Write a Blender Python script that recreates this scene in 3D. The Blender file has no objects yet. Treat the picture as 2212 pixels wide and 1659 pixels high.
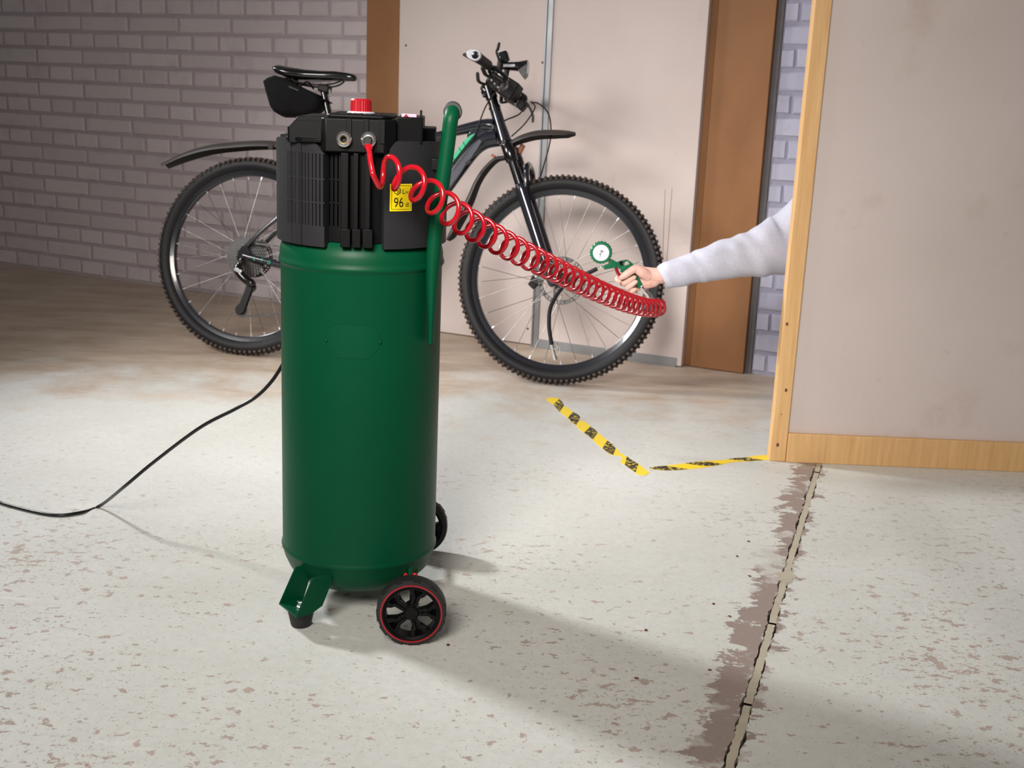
import bpy, bmesh, math, random
import numpy as np
from mathutils import Matrix, Vector
random.seed(7); rng = np.random.RandomState(5)
SC = bpy.context.scene
COL = SC.collection

# ------------------------------------------------------------------ camera
FPX, CX, CY, CAMH = 2520.0, 1106.0, 829.5, 1.06
ROLL, PITCH = math.radians(2.382), math.radians(14.132)
_f = np.array([0, math.cos(PITCH), -math.sin(PITCH)]); _r = np.array([1.0, 0, 0]); _u = np.cross(_r, _f)
CR = math.cos(ROLL) * _r + math.sin(ROLL) * _u
CU = -math.sin(ROLL) * _r + math.cos(ROLL) * _u
CF = _f
CP = np.array([0, 0, CAMH])
cam_d = bpy.data.cameras.new('camera'); cam = bpy.data.objects.new('camera', cam_d); COL.objects.link(cam)
cam.matrix_world = Matrix([[CR[i], CU[i], -CF[i], CP[i]] for i in range(3)] + [[0, 0, 0, 1]])
cam_d.sensor_width = 36.0; cam_d.lens = FPX / 2212.0 * 36.0; cam_d.clip_start = .05
cam_d.dof.use_dof = True; cam_d.dof.focus_distance = 2.22; cam_d.dof.aperture_fstop = 9.0
SC.camera = cam

# ------------------------------------------------------------------ world, lights, exposure
SC.view_settings.view_transform = 'Standard'; SC.view_settings.look = 'None'
SC.view_settings.gamma = 1.0; SC.view_settings.use_curve_mapping = False
SC.view_settings.exposure = 0.0
wd = bpy.data.worlds.new('room_ambient'); SC.world = wd; wd.use_nodes = True
wd.node_tree.nodes['Background'].inputs[0].default_value = (1.0, .95, .93, 1)
wd.node_tree.nodes['Background'].inputs[1].default_value = .12

def light(name, kind, loc, target, power, color=(1, 1, 1), **kw):
    d = bpy.data.lights.new(name, kind); d.energy = power; d.color = color
    for k, v in kw.items(): setattr(d, k, v)
    o = bpy.data.objects.new(name, d); COL.objects.link(o)
    o.location = loc
    o.rotation_euler = (Vector(target) - Vector(loc)).to_track_quat('-Z', 'Y').to_euler()
    return o
# soft box on a stand at the left, level with the gap between compressor and bicycle
light('left_softbox', 'AREA', (-3.60, 4.60, 3.05), (1.15, 2.25, 0.0), 31, (.98, .99, 1), shape='DISK', size=.60, spread=math.radians(62))
# second, larger soft box at the left
light('side_softbox', 'AREA', (-2.45, 2.70, 1.75), (.25, 4.6, .0), 11, (1, .95, .93), shape='RECTANGLE', size=.9, size_y=.7, spread=math.radians(70))
# large soft box above and behind the camera
light('front_softbox', 'AREA', (-.75, -.5, 2.3), (.20, 4.0, .15), 25, (1, .935, .865), shape='RECTANGLE', size=1.3, size_y=1.0, spread=math.radians(70))
# added unseen spot: brightens the wall behind the bicycle, falling off towards its top
light('wall_fill_spot', 'SPOT', (-.55, .4, 2.1), (.05, 4.4, .02), 215, (1, .94, .91), shadow_soft_size=.35, spot_size=math.radians(36), spot_blend=1.0)

# ------------------------------------------------------------------ helpers
def at(x, y, Y):
    """point of the photo's ray (x, y) at world depth Y"""
    d = CF + CR * (x - CX) / FPX - CU * (y - CY) / FPX
    return CP + d * Y / d[1]
def fl(x, y, z=0.0):
    d = CF + CR * (x - CX) / FPX - CU * (y - CY) / FPX
    return CP + d * (z - CAMH) / d[2]

def spline(pts, n=8, closed=False):
    P = [np.array(p, float) for p in pts]
    if closed: Q = [P[-1]] + P + [P[0], P[1]]
    else: Q = [2 * P[0] - P[1]] + P + [2 * P[-1] - P[-2]]
    out = []
    for i in range(1, len(Q) - 2):
        a, b, c, d = Q[i - 1:i + 3]
        for k in range(n):
            t = k / n
            out.append(.5 * ((2 * b) + (c - a) * t + (2 * a - 5 * b + 4 * c - d) * t * t + (3 * b - a - 3 * c + d) * t ** 3))
    if not closed: out.append(P[-1])
    return out

def rotm(ax, ang):
    return np.array(Matrix.Rotation(ang, 3, ax))

class MB:
    def __init__(s): s.v = []; s.f = []
    def add(s, v, f):
        o = len(s.v); s.v += [tuple(map(float, p)) for p in v]; s.f += [tuple(i + o for i in q) for q in f]; return s
    def box(s, c, d, R=None, taper=1.0):
        h = np.array(d, float) / 2; V = []
        for z in (-1, 1):
            k = taper if z > 0 else 1.0
            for x, y in ((-1, -1), (1, -1), (1, 1), (-1, 1)):
                p = np.array([x * h[0] * k, y * h[1] * k, z * h[2]])
                V.append(np.array(c) + (R @ p if R is not None else p))
        return s.add(V, [(3, 2, 1, 0), (4, 5, 6, 7), (0, 1, 5, 4), (1, 2, 6, 5), (2, 3, 7, 6), (3, 0, 4, 7)])
    def loft(s, rings, caps=True, closed=False):
        n = len(rings[0]); o = len(s.v)
        for r in rings: s.v += [tuple(map(float, p)) for p in r]
        m = len(rings)
        for i in range(m if closed else m - 1):
            a, b = o + i * n, o + ((i + 1) % m) * n
            for k in range(n): s.f.append((a + k, a + (k + 1) % n, b + (k + 1) % n, b + k))
        if caps and not closed:
            s.f.append(tuple(o + k for k in reversed(range(n)))); s.f.append(tuple(o + (m - 1) * n + k for k in range(n)))
        return s
    def tube(s, pts, r, seg=12, caps=True, closed=False, flat=None, up=None, rcap=False):
        P = [np.array(p, float) for p in pts]; n = len(P)
        R = list(r) if hasattr(r, '__len__') else [r] * n
        fl_ = list(flat) if hasattr(flat, '__len__') else [flat if flat else 1.0] * n
        T = []
        for i in range(n):
            if closed: d = P[(i + 1) % n] - P[i - 1]
            else: d = P[min(i + 1, n - 1)] - P[max(i - 1, 0)]
            T.append(d / (np.linalg.norm(d) + 1e-12))
        u = np.array(up, float) if up is not None else np.array([0, 0, 1.0])
        if abs(u @ T[0]) > .95: u = np.array([0, 1.0, 0]) if abs(T[0][1]) < .9 else np.array([1.0, 0, 0])
        rings = []
        def ring(c, u, t, ra, rb):
            w = np.cross(t, u)
            return [c + u * ra * math.sin(2 * math.pi * k / seg) + w * rb * math.cos(2 * math.pi * k / seg) for k in range(seg)]
        for i in range(n):
            t = T[i]; u = u - t * (u @ t); u /= np.linalg.norm(u)
            if rcap and i == 0 and not closed:
                for a in (80, 60, 35): rings.append(ring(P[0] - t * R[0] * math.sin(math.radians(a)), u, t, R[0] * math.cos(math.radians(a)) * fl_[0], R[0] * math.cos(math.radians(a))))
            rings.append(ring(P[i], u, t, R[i] * fl_[i], R[i]))
            if rcap and i == n - 1 and not closed:
                for a in (35, 60, 80): rings.append(ring(P[i] + t * R[i] * math.sin(math.radians(a)), u, t, R[i] * math.cos(math.radians(a)) * fl_[i], R[i] * math.cos(math.radians(a))))
        return s.loft(rings, caps, closed)
    def lathe(s, prof, seg=48, c=(0, 0, 0), M=None, cap=True):
        """profile [(radius, height)] turned around local z"""
        rings = []
        for r, z in prof:
            rg = [np.array([max(r, 1e-5) * math.cos(2 * math.pi * k / seg), max(r, 1e-5) * math.sin(2 * math.pi * k / seg), z]) for k in range(seg)]
            rings.append([np.array(c) + (M @ p if M is not None else p) for p in rg])
        return s.loft(rings, cap)
    def ringlathe(s, prof, seg=48, c=(0, 0, 0), M=None):
        """closed profile turned around local z (a torus-like solid)"""
        n = len(prof); V = []; F = []
        for k in range(seg):
            a = 2 * math.pi * k / seg
            for r, z in prof:
                p = np.array([r * math.cos(a), r * math.sin(a), z]); V.append(np.array(c) + (M @ p if M is not None else p))
        for k in range(seg):
            for i in range(n):
                F.append((k * n + i, ((k + 1) % seg) * n + i, ((k + 1) % seg) * n + (i + 1) % n, k * n + (i + 1) % n))
        return s.add(V, F)
    def prism(s, poly, fn, w0, w1):
        """2-D outline extruded between w0 and w1; fn(u, v, w) -> 3-D"""
        n = len(poly)
        V = [fn(u, v, w0) for u, v in poly] + [fn(u, v, w1) for u, v in poly]
        return s.add(V, [tuple(range(n))[::-1], tuple(range(n, 2 * n))] + [(i, (i + 1) % n, n + (i + 1) % n, n + i) for i in range(n)])
    def sphere(s, c, r, seg=14, rings=8, sc=(1, 1, 1)):
        R = []
        for i in range(rings + 1):
            a = -math.pi / 2 + math.pi * i / rings
            R.append([np.array(c) + np.array([max(math.cos(a), 1e-4) * r * math.cos(2 * math.pi * k / seg) * sc[0], max(math.cos(a), 1e-4) * r * math.sin(2 * math.pi * k / seg) * sc[1], r * math.sin(a) * sc[2]]) for k in range(seg)])
        return s.loft(R)
    def build(s, name, m, parent=None, ang=35, bevel=0, doubles=False, recalc=True, own=False):
        V = s.v
        loc = None
        if own:     # origin at the base of the thing
            A = np.array(V); loc = np.array([(A[:, 0].min() + A[:, 0].max()) / 2, (A[:, 1].min() + A[:, 1].max()) / 2, A[:, 2].min()])
            V = [tuple(p) for p in A - loc]
        elif parent is not None and parent.get('_rel'):
            V = [tuple(p) for p in np.array(V) - np.array(parent['_rel'])]
        me = bpy.data.meshes.new(name); me.from_pydata(V, [], s.f); me.update()
        if recalc or doubles:
            b = bmesh.new(); b.from_mesh(me)
            if doubles: bmesh.ops.remove_doubles(b, verts=b.verts, dist=1e-5)
            bmesh.ops.recalc_face_normals(b, faces=b.faces); b.to_mesh(me); b.free()
        if ang:
            me.polygons.foreach_set('use_smooth', [True] * len(me.polygons)); me.set_sharp_from_angle(angle=math.radians(ang))
        me.materials.append(m)
        o = bpy.data.objects.new(name, me); COL.objects.link(o)
        if parent is not None:
            o.parent = parent
            if parent.get('_rel') and not own: o['_rel'] = list(parent['_rel'])
        if loc is not None: o.location = loc; o['_rel'] = [float(a) for a in loc]
        if bevel:
            md = o.modifiers.new('bevel', 'BEVEL'); md.width = bevel; md.segments = 2; md.limit_method = 'ANGLE'; md.angle_limit = math.radians(40)
        return o

def tag(o, label=None, cat=None, group=None, kind=None):
    if label: o['label'] = label
    if cat: o['category'] = cat
    if group: o['group'] = group
    if kind: o['kind'] = kind
    return o
def thing(name, loc, label, cat, rot=None, world_verts=False):
    o = bpy.data.objects.new(name, None); COL.objects.link(o); o.location = loc; o.empty_display_size = .05
    if rot is not None: o.rotation_euler = rot
    if world_verts: o['_rel'] = [float(a) for a in loc]
    return tag(o, label, cat)

def lin(r, g, b):
    f = lambda c: c / 12.92 if c <= .04045 else ((c + .055) / 1.055) ** 2.4
    return (f(r / 255), f(g / 255), f(b / 255), 1)
class Nodes:
    def __init__(s, m): s.t = m.node_tree; s.n = s.t.nodes; s.b = s.n['Principled BSDF']
    def new(s, k, **kw):
        n = s.n.new(k)
        for a, b in kw.items():
            if a in ('operation', 'data_type', 'blend_type', 'noise_dimensions', 'feature', 'wave_type', 'bands_direction'): setattr(n, a, b)
        return n
    def link(s, a, b): s.t.links.new(a, b)
    def noise(s, scale, detail=3, rough=.55, vec=None, stretch=None):
        n = s.new('ShaderNodeTexNoise'); n.inputs['Scale'].default_value = scale; n.inputs['Detail'].default_value = detail; n.inputs['Roughness'].default_value = rough
        if vec is None: vec = s.coord()
        if stretch:
            mp = s.new('ShaderNodeMapping'); mp.inputs['Scale'].default_value = stretch; s.link(vec, mp.inputs[0]); vec = mp.outputs[0]
        s.link(vec, n.inputs['Vector']); return n.outputs['Fac']
    def coord(s): return s.new('ShaderNodeTexCoord').outputs['Object']
    def ramp(s, fac, *stops):
        r = s.new('ShaderNodeValToRGB'); e = r.color_ramp.elements
        while len(e) < len(stops): e.new(.5)
        for i, (p, c) in enumerate(stops):
            e[i].position = p; e[i].color = c if hasattr(c, '__len__') else (c, c, c, 1)
        s.link(fac, r.inputs[0]); return r.outputs[0]
    def mix(s, fac, a, b, blend='MIX'):
        m = s.new('ShaderNodeMix', data_type='RGBA', blend_type=blend)
        for sock, val in ((m.inputs[0], fac), (m.inputs[6], a), (m.inputs[7], b)):
            if hasattr(val, 'is_linked') or isinstance(val, bpy.types.NodeSocket): s.link(val, sock)
            else: sock.default_value = val
        return m.outputs[2]
    def math(s, op, a, b=0.0):
        m = s.new('ShaderNodeMath', operation=op)
        for i, val in enumerate((a, b)):
            if isinstance(val, bpy.types.NodeSocket): s.link(val, m.inputs[i])
            else: m.inputs[i].default_value = val
        return m.outputs[0]
    def bump(s, h, strength=.3, dist=.002):
        b = s.new('ShaderNodeBump'); b.inputs['Strength'].default_value = strength; b.inputs['Distance'].default_value = dist
        s.link(h, b.inputs['Height']); s.link(b.outputs[0], s.b.inputs['Normal'])
def mat(name, col, rough=.5, metal=0.0, spec=.5, vary=0.0, vscale=20, bump=0.0, bscale=200, coat=0.0, rvary=0.0):
    m = bpy.data.materials.new(name); m.use_nodes = True; N = Nodes(m); b = N.b
    b.inputs['Base Color'].default_value = col; b.inputs['Roughness'].default_value = rough; b.inputs['Metallic'].default_value = metal
    b.inputs['Specular IOR Level'].default_value = spec; b.inputs['Coat Weight'].default_value = coat
    nz = N.noise(vscale, 4)
    if vary:
        c2 = tuple(max(0, c * (1 - vary)) for c in col[:3]) + (1,); c1 = tuple(min(1, c * (1 + vary * .6)) for c in col[:3]) + (1,)
        N.link(N.ramp(nz, (.3, c2), (.7, c1)), b.inputs['Base Color'])
    if rvary: N.link(N.ramp(nz, (.3, max(0, rough - rvary)), (.7, min(1, rough + rvary))), b.inputs['Roughness'])
    if bump: N.bump(N.noise(bscale, 3), bump, .001)
    return m

M = {}
M['green_paint'] = mat('green_paint', lin(0, 66, 40), .42, spec=.16, vary=.06, vscale=6, bump=.05, bscale=350)
M['black_plastic'] = mat('black_plastic', lin(9, 9, 10), .44, spec=.16, vary=.12, vscale=9, bump=.10, bscale=900)
M['matte_plastic'] = mat('matte_plastic', lin(36, 36, 38), .5, spec=.25, vary=.14, vscale=9, bump=.12, bscale=900)
M['dark_slot'] = mat('dark_slot', lin(8, 8, 8), .8, vary=.1)
M['chrome'] = mat('chrome', (.85, .83, .81, 1), .2, 1.0, vary=.05)
M['brass'] = mat('brass', (.62, .50, .28, 1), .25, 1.0, vary=.08)
M['red_plastic'] = mat('red_plastic', lin(146, 11, 24), .32, vary=.05)
M['red_hose'] = mat('red_hose', lin(166, 14, 28), .18, vary=.04, vscale=8, coat=.3)
M['rubber'] = mat('rubber', lin(26, 26, 27), .62, vary=.15, bump=.12, bscale=500)
M['grip_rubber'] = mat('grip_rubber', lin(48, 50, 50), .55, vary=.1, bump=.1, bscale=600)
M['label_yellow'] = mat('label_yellow', lin(250, 222, 20), .35, vary=.03)
M['print_black'] = mat('print_black', lin(22, 20, 16), .5, vary=.05)
M['clear_pink'] = mat('clear_pink', lin(225, 170, 195), .1, vary=.05)
M['tyre'] = mat('tyre', lin(22, 22, 24), .55, spec=.3, vary=.12, vscale=14, bump=.08, bscale=300)
M['tread'] = mat('tread', lin(66, 54, 46), .75, vary=.25, vscale=30)
M['rim_black'] = mat('rim_black', lin(30, 32, 38), .22, vary=.1, coat=.4)
M['steel'] = mat('steel', (.55, .56, .57, 1), .28, 1.0, vary=.08)
M['spoke_steel'] = mat('spoke_steel', (.30, .29, .28, 1), .35, 1.0, vary=.1)
M['dark_steel'] = mat('dark_steel', (.085, .082, .08, 1), .5, .8, vary=.2, vscale=40)
M['frame_black'] = mat('frame_black', lin(26, 28, 36), .20, vary=.08, coat=.6)
M['frame_grey'] = mat('frame_grey', lin(66, 68, 78), .28, vary=.06, coat=.5)
M['gloss_black'] = mat('gloss_black', lin(9, 9, 11), .2, vary=.1, coat=.4)
M['matte_black'] = mat('matte_black', lin(15, 14, 15), .6, spec=.35, vary=.15)
M['fender'] = mat('fender', lin(52, 47, 45), .52, vary=.18, vscale=10)
M['decal_green'] = mat('decal_green', lin(34, 165, 120), .35, vary=.04)
M['fabric_black'] = mat('fabric_black', lin(7, 6, 7), .9, spec=.2, vary=.2, bump=.3, bscale=500)
M['orange'] = mat('orange', lin(150, 80, 40), .5, vary=.2)
M['silver'] = mat('silver', lin(205, 206, 212), .25, .35, vary=.04)
M['lens'] = mat('lens', lin(200, 205, 215), .08, .3, vary=.05)
M['gun_green'] = mat('gun_green', lin(10, 105, 68), .30, vary=.05)
M['dial_white'] = mat('dial_white', lin(225, 228, 245), .3, vary=.02)
M['skin'] = mat('skin', lin(236, 188, 174), .5, vary=.10, vscale=35, bump=.12, bscale=220)
M['skin'].node_tree.nodes['Principled BSDF'].inputs['Subsurface Weight'].default_value = .12
M['skin'].node_tree.nodes['Principled BSDF'].inputs['Subsurface Radius'].default_value = (.01, .004, .002)
M['nail'] = mat('nail', lin(236, 190, 178), .25, vary=.03)
M['sweatshirt'] = mat('sweatshirt', lin(196, 197, 212), .95, vary=.07, vscale=120, bump=.35, bscale=420)
M['denim'] = mat('denim', lin(50, 58, 80), .9, vary=.15, vscale=60, bump=.2, bscale=500)
M['hair'] = mat('hair', lin(60, 42, 30), .6, vary=.3, vscale=80)
M['galv'] = mat('galv', (.31, .32, .33, 1), .48, .8, vary=.22, vscale=5, rvary=.1)
M['dark_trim'] = mat('dark_trim', lin(92, 88, 90), .7, vary=.15)
M['red_anodised'] = mat('red_anodised', lin(190, 20, 35), .25, .2, vary=.05)
M['seed'] = mat('seed', lin(110, 58, 34), .5, vary=.3, vscale=90)
M['power_cable'] = mat('power_cable', lin(18, 18, 20), .3, vary=.1)

def wood(name, c1, c2, scale=6, axis=(8, 8, .6), rough=.6, ring=.5):
    m = bpy.data.materials.new(name); m.use_nodes = True; N = Nodes(m)
    a = N.noise(scale, 5, .6, stretch=axis); b = N.noise(1.6, 3, .5)
    c = N.mix(N.ramp(a, (.3, 0.0), (.72, 1.0)), c1, c2)
    c = N.mix(N.math('MULTIPLY', N.ramp(b, (.42, 0.0), (.75, 1.0)), ring), c, tuple(v * .72 for v in c1[:3]) + (1,))
    N.link(c, N.b.inputs['Base Color']); N.b.inputs['Roughness'].default_value = rough
    N.bump(a, .15, .001); return m
M['brown_board'] = wood('brown_board', lin(132, 88, 48), lin(146, 99, 58), 3, (3, 3, 1.2), .62)
M['pine'] = wood('pine', lin(206, 160, 104), lin(226, 186, 132), 9, (9, 9, .5), .55, .3)
M['pine_knot'] = mat('pine_knot', lin(112, 66, 36), .55, vary=.3, vscale=60)

def plaster():
    m = bpy.data.materials.new('plasterboard'); m.use_nodes = True; N = Nodes(m)
    a = N.noise(1.3, 4, .55); b = N.noise(26, 3); c = N.noise(3.2, 5, .7)
    col = N.mix(N.ramp(a, (.35, 0.0), (.68, 1.0)), lin(197, 184, 179), lin(208, 196, 192))
    col = N.mix(N.math('MULTIPLY', N.ramp(c, (.60, 0.0), (.72, 1.0)), .35), col, lin(178, 154, 138))
    col = N.mix(N.math('MULTIPLY', N.ramp(b, (.70, 0.0), (.76, 1.0)), .2), col, lin(164, 148, 136))
    N.link(col, N.b.inputs['Base Color']); N.b.inputs['Roughness'].default_value = .8
    N.bump(b, .08, .001); return m
M['plaster'] = plaster()
def brickmat(name, c1, c2, c3):
    m = bpy.data.materials.new(name); m.use_nodes = True; N = Nodes(m)
    geo = N.new('ShaderNodeNewGeometry').outputs['Position']; oi = N.new('ShaderNodeObjectInfo').outputs['Random']
    a = N.noise(9, 5, .65, geo); b = N.noise(60, 3, .6, geo)
    col = N.mix(oi, c1, c2); col = N.mix(N.math('MULTIPLY', N.ramp(a, (.52, 0.0), (.72, 1.0)), .5), col, c3)
    N.link(col, N.b.inputs['Base Color']); N.b.inputs['Roughness'].default_value = .85
    N.bump(N.math('ADD', N.math('MULTIPLY', a, .7), N.math('MULTIPLY', b, .5)), .35, .004); return m
M['brick_white'] = brickmat('brick_white', lin(200, 190, 193), lin(212, 203, 205), lin(184, 172, 177))
M['mortar_white'] = brickmat('mortar_white', lin(180, 169, 174), lin(180, 169, 174), lin(164, 153, 160))
M['brick_grey'] = brickmat('brick_grey', lin(172, 172, 192), lin(182, 182, 200), lin(150, 148, 168))
M['mortar_grey'] = brickmat('mortar_grey', lin(156, 155, 174), lin(156, 155, 174), lin(138, 136, 154))

# floor joint runs from JA towards JB
JA = fl(1590, 1607); JB = fl(1700, 1235); JD = (JB - JA) / np.linalg.norm(JB - JA); JN = np.array([JD[1], -JD[0], 0])
def floormat():
    m = bpy.data.materials.new('painted_concrete'); m.use_nodes = True; N = Nodes(m)
    P = N.coord()
    big = N.noise(.9, 4, .6, P); mid = N.noise(4.5, 5, .62, P)
    base = N.mix(N.ramp(big, (.36, 0.0), (.64, 1.0)), lin(196, 197, 190), lin(213, 214, 210))
    base = N.mix(N.math('MULTIPLY', N.ramp(N.noise(48, 4, .7, P), (.40, 0.0), (.66, 1.0)), .30), base, lin(182, 178, 168))
    # towards the wall the paint has gone and warm bare concrete shows
    sep = N.new('ShaderNodeSeparateXYZ'); N.link(P, sep.inputs[0]); X, Y = sep.outputs[0], sep.outputs[1]
    far = N.math('ADD', N.math('MULTIPLY', N.math('SUBTRACT', Y, 3.35), .75), N.math('MULTIPLY', N.math('SUBTRACT', mid, .5), 1.6))
    bare = N.mix(N.ramp(N.noise(3.0, 6, .7, P, (1, 3, 1)), (.34, 0.0), (.66, 1.0)), lin(164, 136, 108), lin(202, 184, 164))
    col = N.mix(N.math('MULTIPLY', N.ramp(far, (.25, 0.0), (.75, 1.0)), .8), base, bare)
    # chipped paint: clusters of small flakes
    dens = N.ramp(N.noise(1.5, 3, .6, P), (.38, 0.0), (.70, 1.0))
    ch = N.noise(32, 5, .62, P, (1, 1.35, 1)); chip = N.ramp(N.math('ADD', ch, N.math('MULTIPLY', N.math('SUBTRACT', dens, .55), .12)), (.590, 0.0), (.606, 1.0))
    ch2 = N.noise(110, 4, .6, P); chip2 = N.ramp(N.math('ADD', ch2, N.math('MULTIPLY', N.math('SUBTRACT', dens, .5), .10)), (.625, 0.0), (.645, 1.0))
    near = N.ramp(Y, (0.0, 1.0), (1.0, 1.0))
    fade = N.ramp(N.math('MULTIPLY', Y, .25), (.55, 1.0), (.95, .15))
    chips = N.math('MULTIPLY', N.math('MAXIMUM', chip, N.math('MULTIPLY', chip2, .8)), fade)
    chipcol = N.mix(N.noise(14, 3, .5, P), lin(148, 128, 118), lin(178, 158, 146))
    col = N.mix(N.math('MULTIPLY', chips, .85), col, chipcol)
    # bare band left of the joint, ragged edge
    dj = N.new('ShaderNodeVectorMath', operation='DOT_PRODUCT'); sb = N.new('ShaderNodeVectorMath', operation='SUBTRACT')
    N.link(P, sb.inputs[0]); sb.inputs[1].default_value = tuple(JA); N.link(sb.outputs[0], dj.inputs[0]); dj.inputs[1].default_value = tuple(JN)
    d = N.math('ADD', N.math('ADD', dj.outputs['Value'], .024), N.math('MULTIPLY', N.math('SUBTRACT', N.noise(11, 6, .7, P, (1, 1.6, 1)), .5), .30))
    band = N.math('MULTIPLY', N.ramp(N.math('ABSOLUTE', d), (.034, 1.0), (.039, 0.0)), N.ramp(N.noise(5.5, 4, .65, P), (.40, .25), (.46, 1.0)))
    col = N.mix(N.math('MULTIPLY', band, .9), col, lin(138, 120, 112))
    # dark specks of grit
    sp = N.ramp(N.noise(190, 2, .5, P), (.70, 0.0), (.715, 1.0))
    col = N.mix(N.math('MULTIPLY', sp, .75), col, lin(52, 42, 36))
    # pale scuffs
    sc = N.ramp(N.noise(2.2, 4, .6, P, (1, 5, 1)), (.66, 0.0), (.74, 1.0))
    col = N.mix(N.math('MULTIPLY', sc, .35), col, lin(236, 232, 226))
    N.link(col, N.b.inputs['Base Color'])
    N.link(N.mix(chips, (.50, .50, .50, 1), (.8, .8, .8, 1)), N.b.inputs['Roughness'])
    N.bump(N.math('SUBTRACT', N.math('MULTIPLY', N.noise(60, 4, .6, P), .4), N.math('MULTIPLY', chips, .5)), .25, .0015)
    return m
M['floor'] = floormat()
M['joint_dark'] = mat('joint_dark', lin(40, 32, 27), .9, vary=.3, vscale=60)
M['joint_filler'] = mat('joint_filler', lin(178, 169, 150), .75, vary=.12, vscale=18, bump=.3, bscale=150)

# ================================================================== floor with its joint
W0, W1, Y0, Y1 = -5.0, 4.0, -2.0, 7.6
def jpt(s, off): return JA + JD * s + JN * off
smin, smax = (Y0 - JA[1]) / JD[1], (Y1 - JA[1]) / JD[1]
ss = list(np.linspace(smin, -.6, 12)) + list(np.arange(-.58, 3.0, .009)) + list(np.linspace(3.02, smax, 12))
rag = lambda: (rng.rand() - .5) * .0040
eL = [jpt(s, -.0102 + rag() + .0016 * math.sin(s * 31) + .0014 * math.sin(s * 77)) for s in ss]; eR = [jpt(s, .0102 + rag() + .0016 * math.sin(s * 27 + 1) + .0014 * math.sin(s * 69)) for s in ss]
def floor_half(edge, xs):
    b = MB(); n = len(edge)
    for p in edge: b.v.append((p[0], p[1], 0))
    for p in edge: b.v.append((xs, p[1], 0))
    for p in edge: b.v.append((p[0], p[1], -.012))
    for i in range(n - 1):
        b.f.append((i, i + 1, n + i + 1, n + i)); b.f.append((i, i + 1, 2 * n + i + 1, 2 * n + i))
    return b
fb = floor_half(eL, W0); fr = floor_half(eR, W1); fb.add(fr.v, fr.f)
floor = fb.build('floor', M['floor'], ang=0)
for p in floor.data.polygons:
    pass
b_ = bmesh.new(); b_.from_mesh(floor.data)
for f_ in b_.faces:
    if abs(f_.normal.z) > .5 and f_.normal.z < 0: f_.normal_flip()
b_.to_mesh(floor.data); b_.free()
tag(floor, 'pale painted concrete floor with chipped paint and a cracked joint', kind='structure')
g = MB().add([jpt(smin, -.03) - [0, 0, .011], jpt(smax, -.03) - [0, 0, .011], jpt(smax, .03) - [0, 0, .011], jpt(smin, .03) - [0, 0, .011]], [(0, 1, 2, 3)])
g.build('joint_groove', M['joint_dark'], floor, ang=0)
# filler strips between the two cracks
fills = [(smin, .14), (.148, .50), (.508, .735), (.80, 1.6), (1.61, smax)]
for a, b in fills:
    m = MB(); st = [s for s in np.arange(max(a, -.6), min(b, 3.0), .012)] + [min(b, 3.0)]
    if a < -.6: st = [a] + st
    if b > 3.0: st = st + [b]
    L = [jpt(s, -.0075 + (rng.rand() - .5) * .0035) for s in st]; R_ = [jpt(s, .0075 + (rng.rand() - .5) * .0035) for s in st]; n = len(st)
    for p in L: m.v.append((p[0], p[1], -.0012))
    for p in R_: m.v.append((p[0], p[1], -.0012))
    for p in L: m.v.append((p[0], p[1], -.011))
    for p in R_: m.v.append((p[0], p[1], -.011))
    for i in range(n - 1):
        m.f += [(i, i + 1, n + i + 1, n + i), (i, i + 1, 2 * n + i + 1, 2 * n + i), (n + i, n + i + 1, 3 * n + i + 1, 3 * n + i)]
    m.build('joint_filler', M['joint_filler'], floor, ang=0)
m = MB(); lump = [jpt(.735 + .065 * .5 + .034 * math.cos(a) * (1 + .2 * math.sin(3 * a)), .022 * math.sin(a) * (1 + .25 * math.cos(5 * a))) for a in np.linspace(0, 2 * math.pi, 22)[:-1]]
m.prism([(p[0], p[1]) for p in lump], lambda u, v, w: (u, v, w), -.010, .0008); m.build('mortar_patch', M['joint_filler'], floor, ang=0)

# ================================================================== walls
WD = np.array([.086, 4.897, 0]); WT = np.array([1, -.47, 0]); WT /= np.linalg.norm(WT); WN = np.array([WT[1], -WT[0], 0])
def wp(s, z, off): return WD + WT * s + WN * off + np.array([0, 0, z])
WR = np.column_stack([WT, -WN, [0, 0, 1]])
def wbox(mb, s0, s1, z0, z1, o_back, o_front):
    return mb.box(wp((s0 + s1) / 2, (z0 + z1) / 2, (o_back + o_front) / 2), (s1 - s0, o_front - o_back, z1 - z0), WR)
WH = 2.5
wall_left = wbox(MB(), -4.6, -.80, -.02, WH, -.40, -.158).build('wall_left', M['mortar_white'], ang=0)
tag(wall_left, 'whitewashed brick wall behind the bicycle saddle', kind='structure')
wall_right = wbox(MB(), .86, 3.4, -.02, WH, -.30, -.053).build('wall_right', M['mortar_grey'], ang=0)
tag(wall_right, 'blue-grey painted brick wall at the right behind the arm', kind='structure')
def brick_mesh(name, w, h, d, mt, k):
    r = np.random.RandomState(k); V = []; bv = .006
    # rounded block: inset front face, 2 rings
    for (dx, dy) in ((0, 0), (0, d - bv), (bv, d)):
        for sx, sz in ((-1, -1), (1, -1), (1, 1), (-1, 1)):
            j = (r.rand(2) - .5) * .006
            V.append((sx * (w / 2 - dx) + j[0], -dy, sz * (h / 2 - dx) + j[1]))
    F = []
    for L in (0, 4):
        for k2 in range(4): F.append((L + k2, L + (k2 + 1) % 4, L + 4 + (k2 + 1) % 4, L + 4 + k2))
    F.append((8, 9, 10, 11))
    me = bpy.data.meshes.new(name); me.from_pydata(V, [], F)
    b = bmesh.new(); b.from_mesh(me); bmesh.ops.recalc_face_normals(b, faces=b.faces); b.to_mesh(me); b.free()
    me.materials.append(mt); return me
CH, MT = .0835, .017
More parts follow.
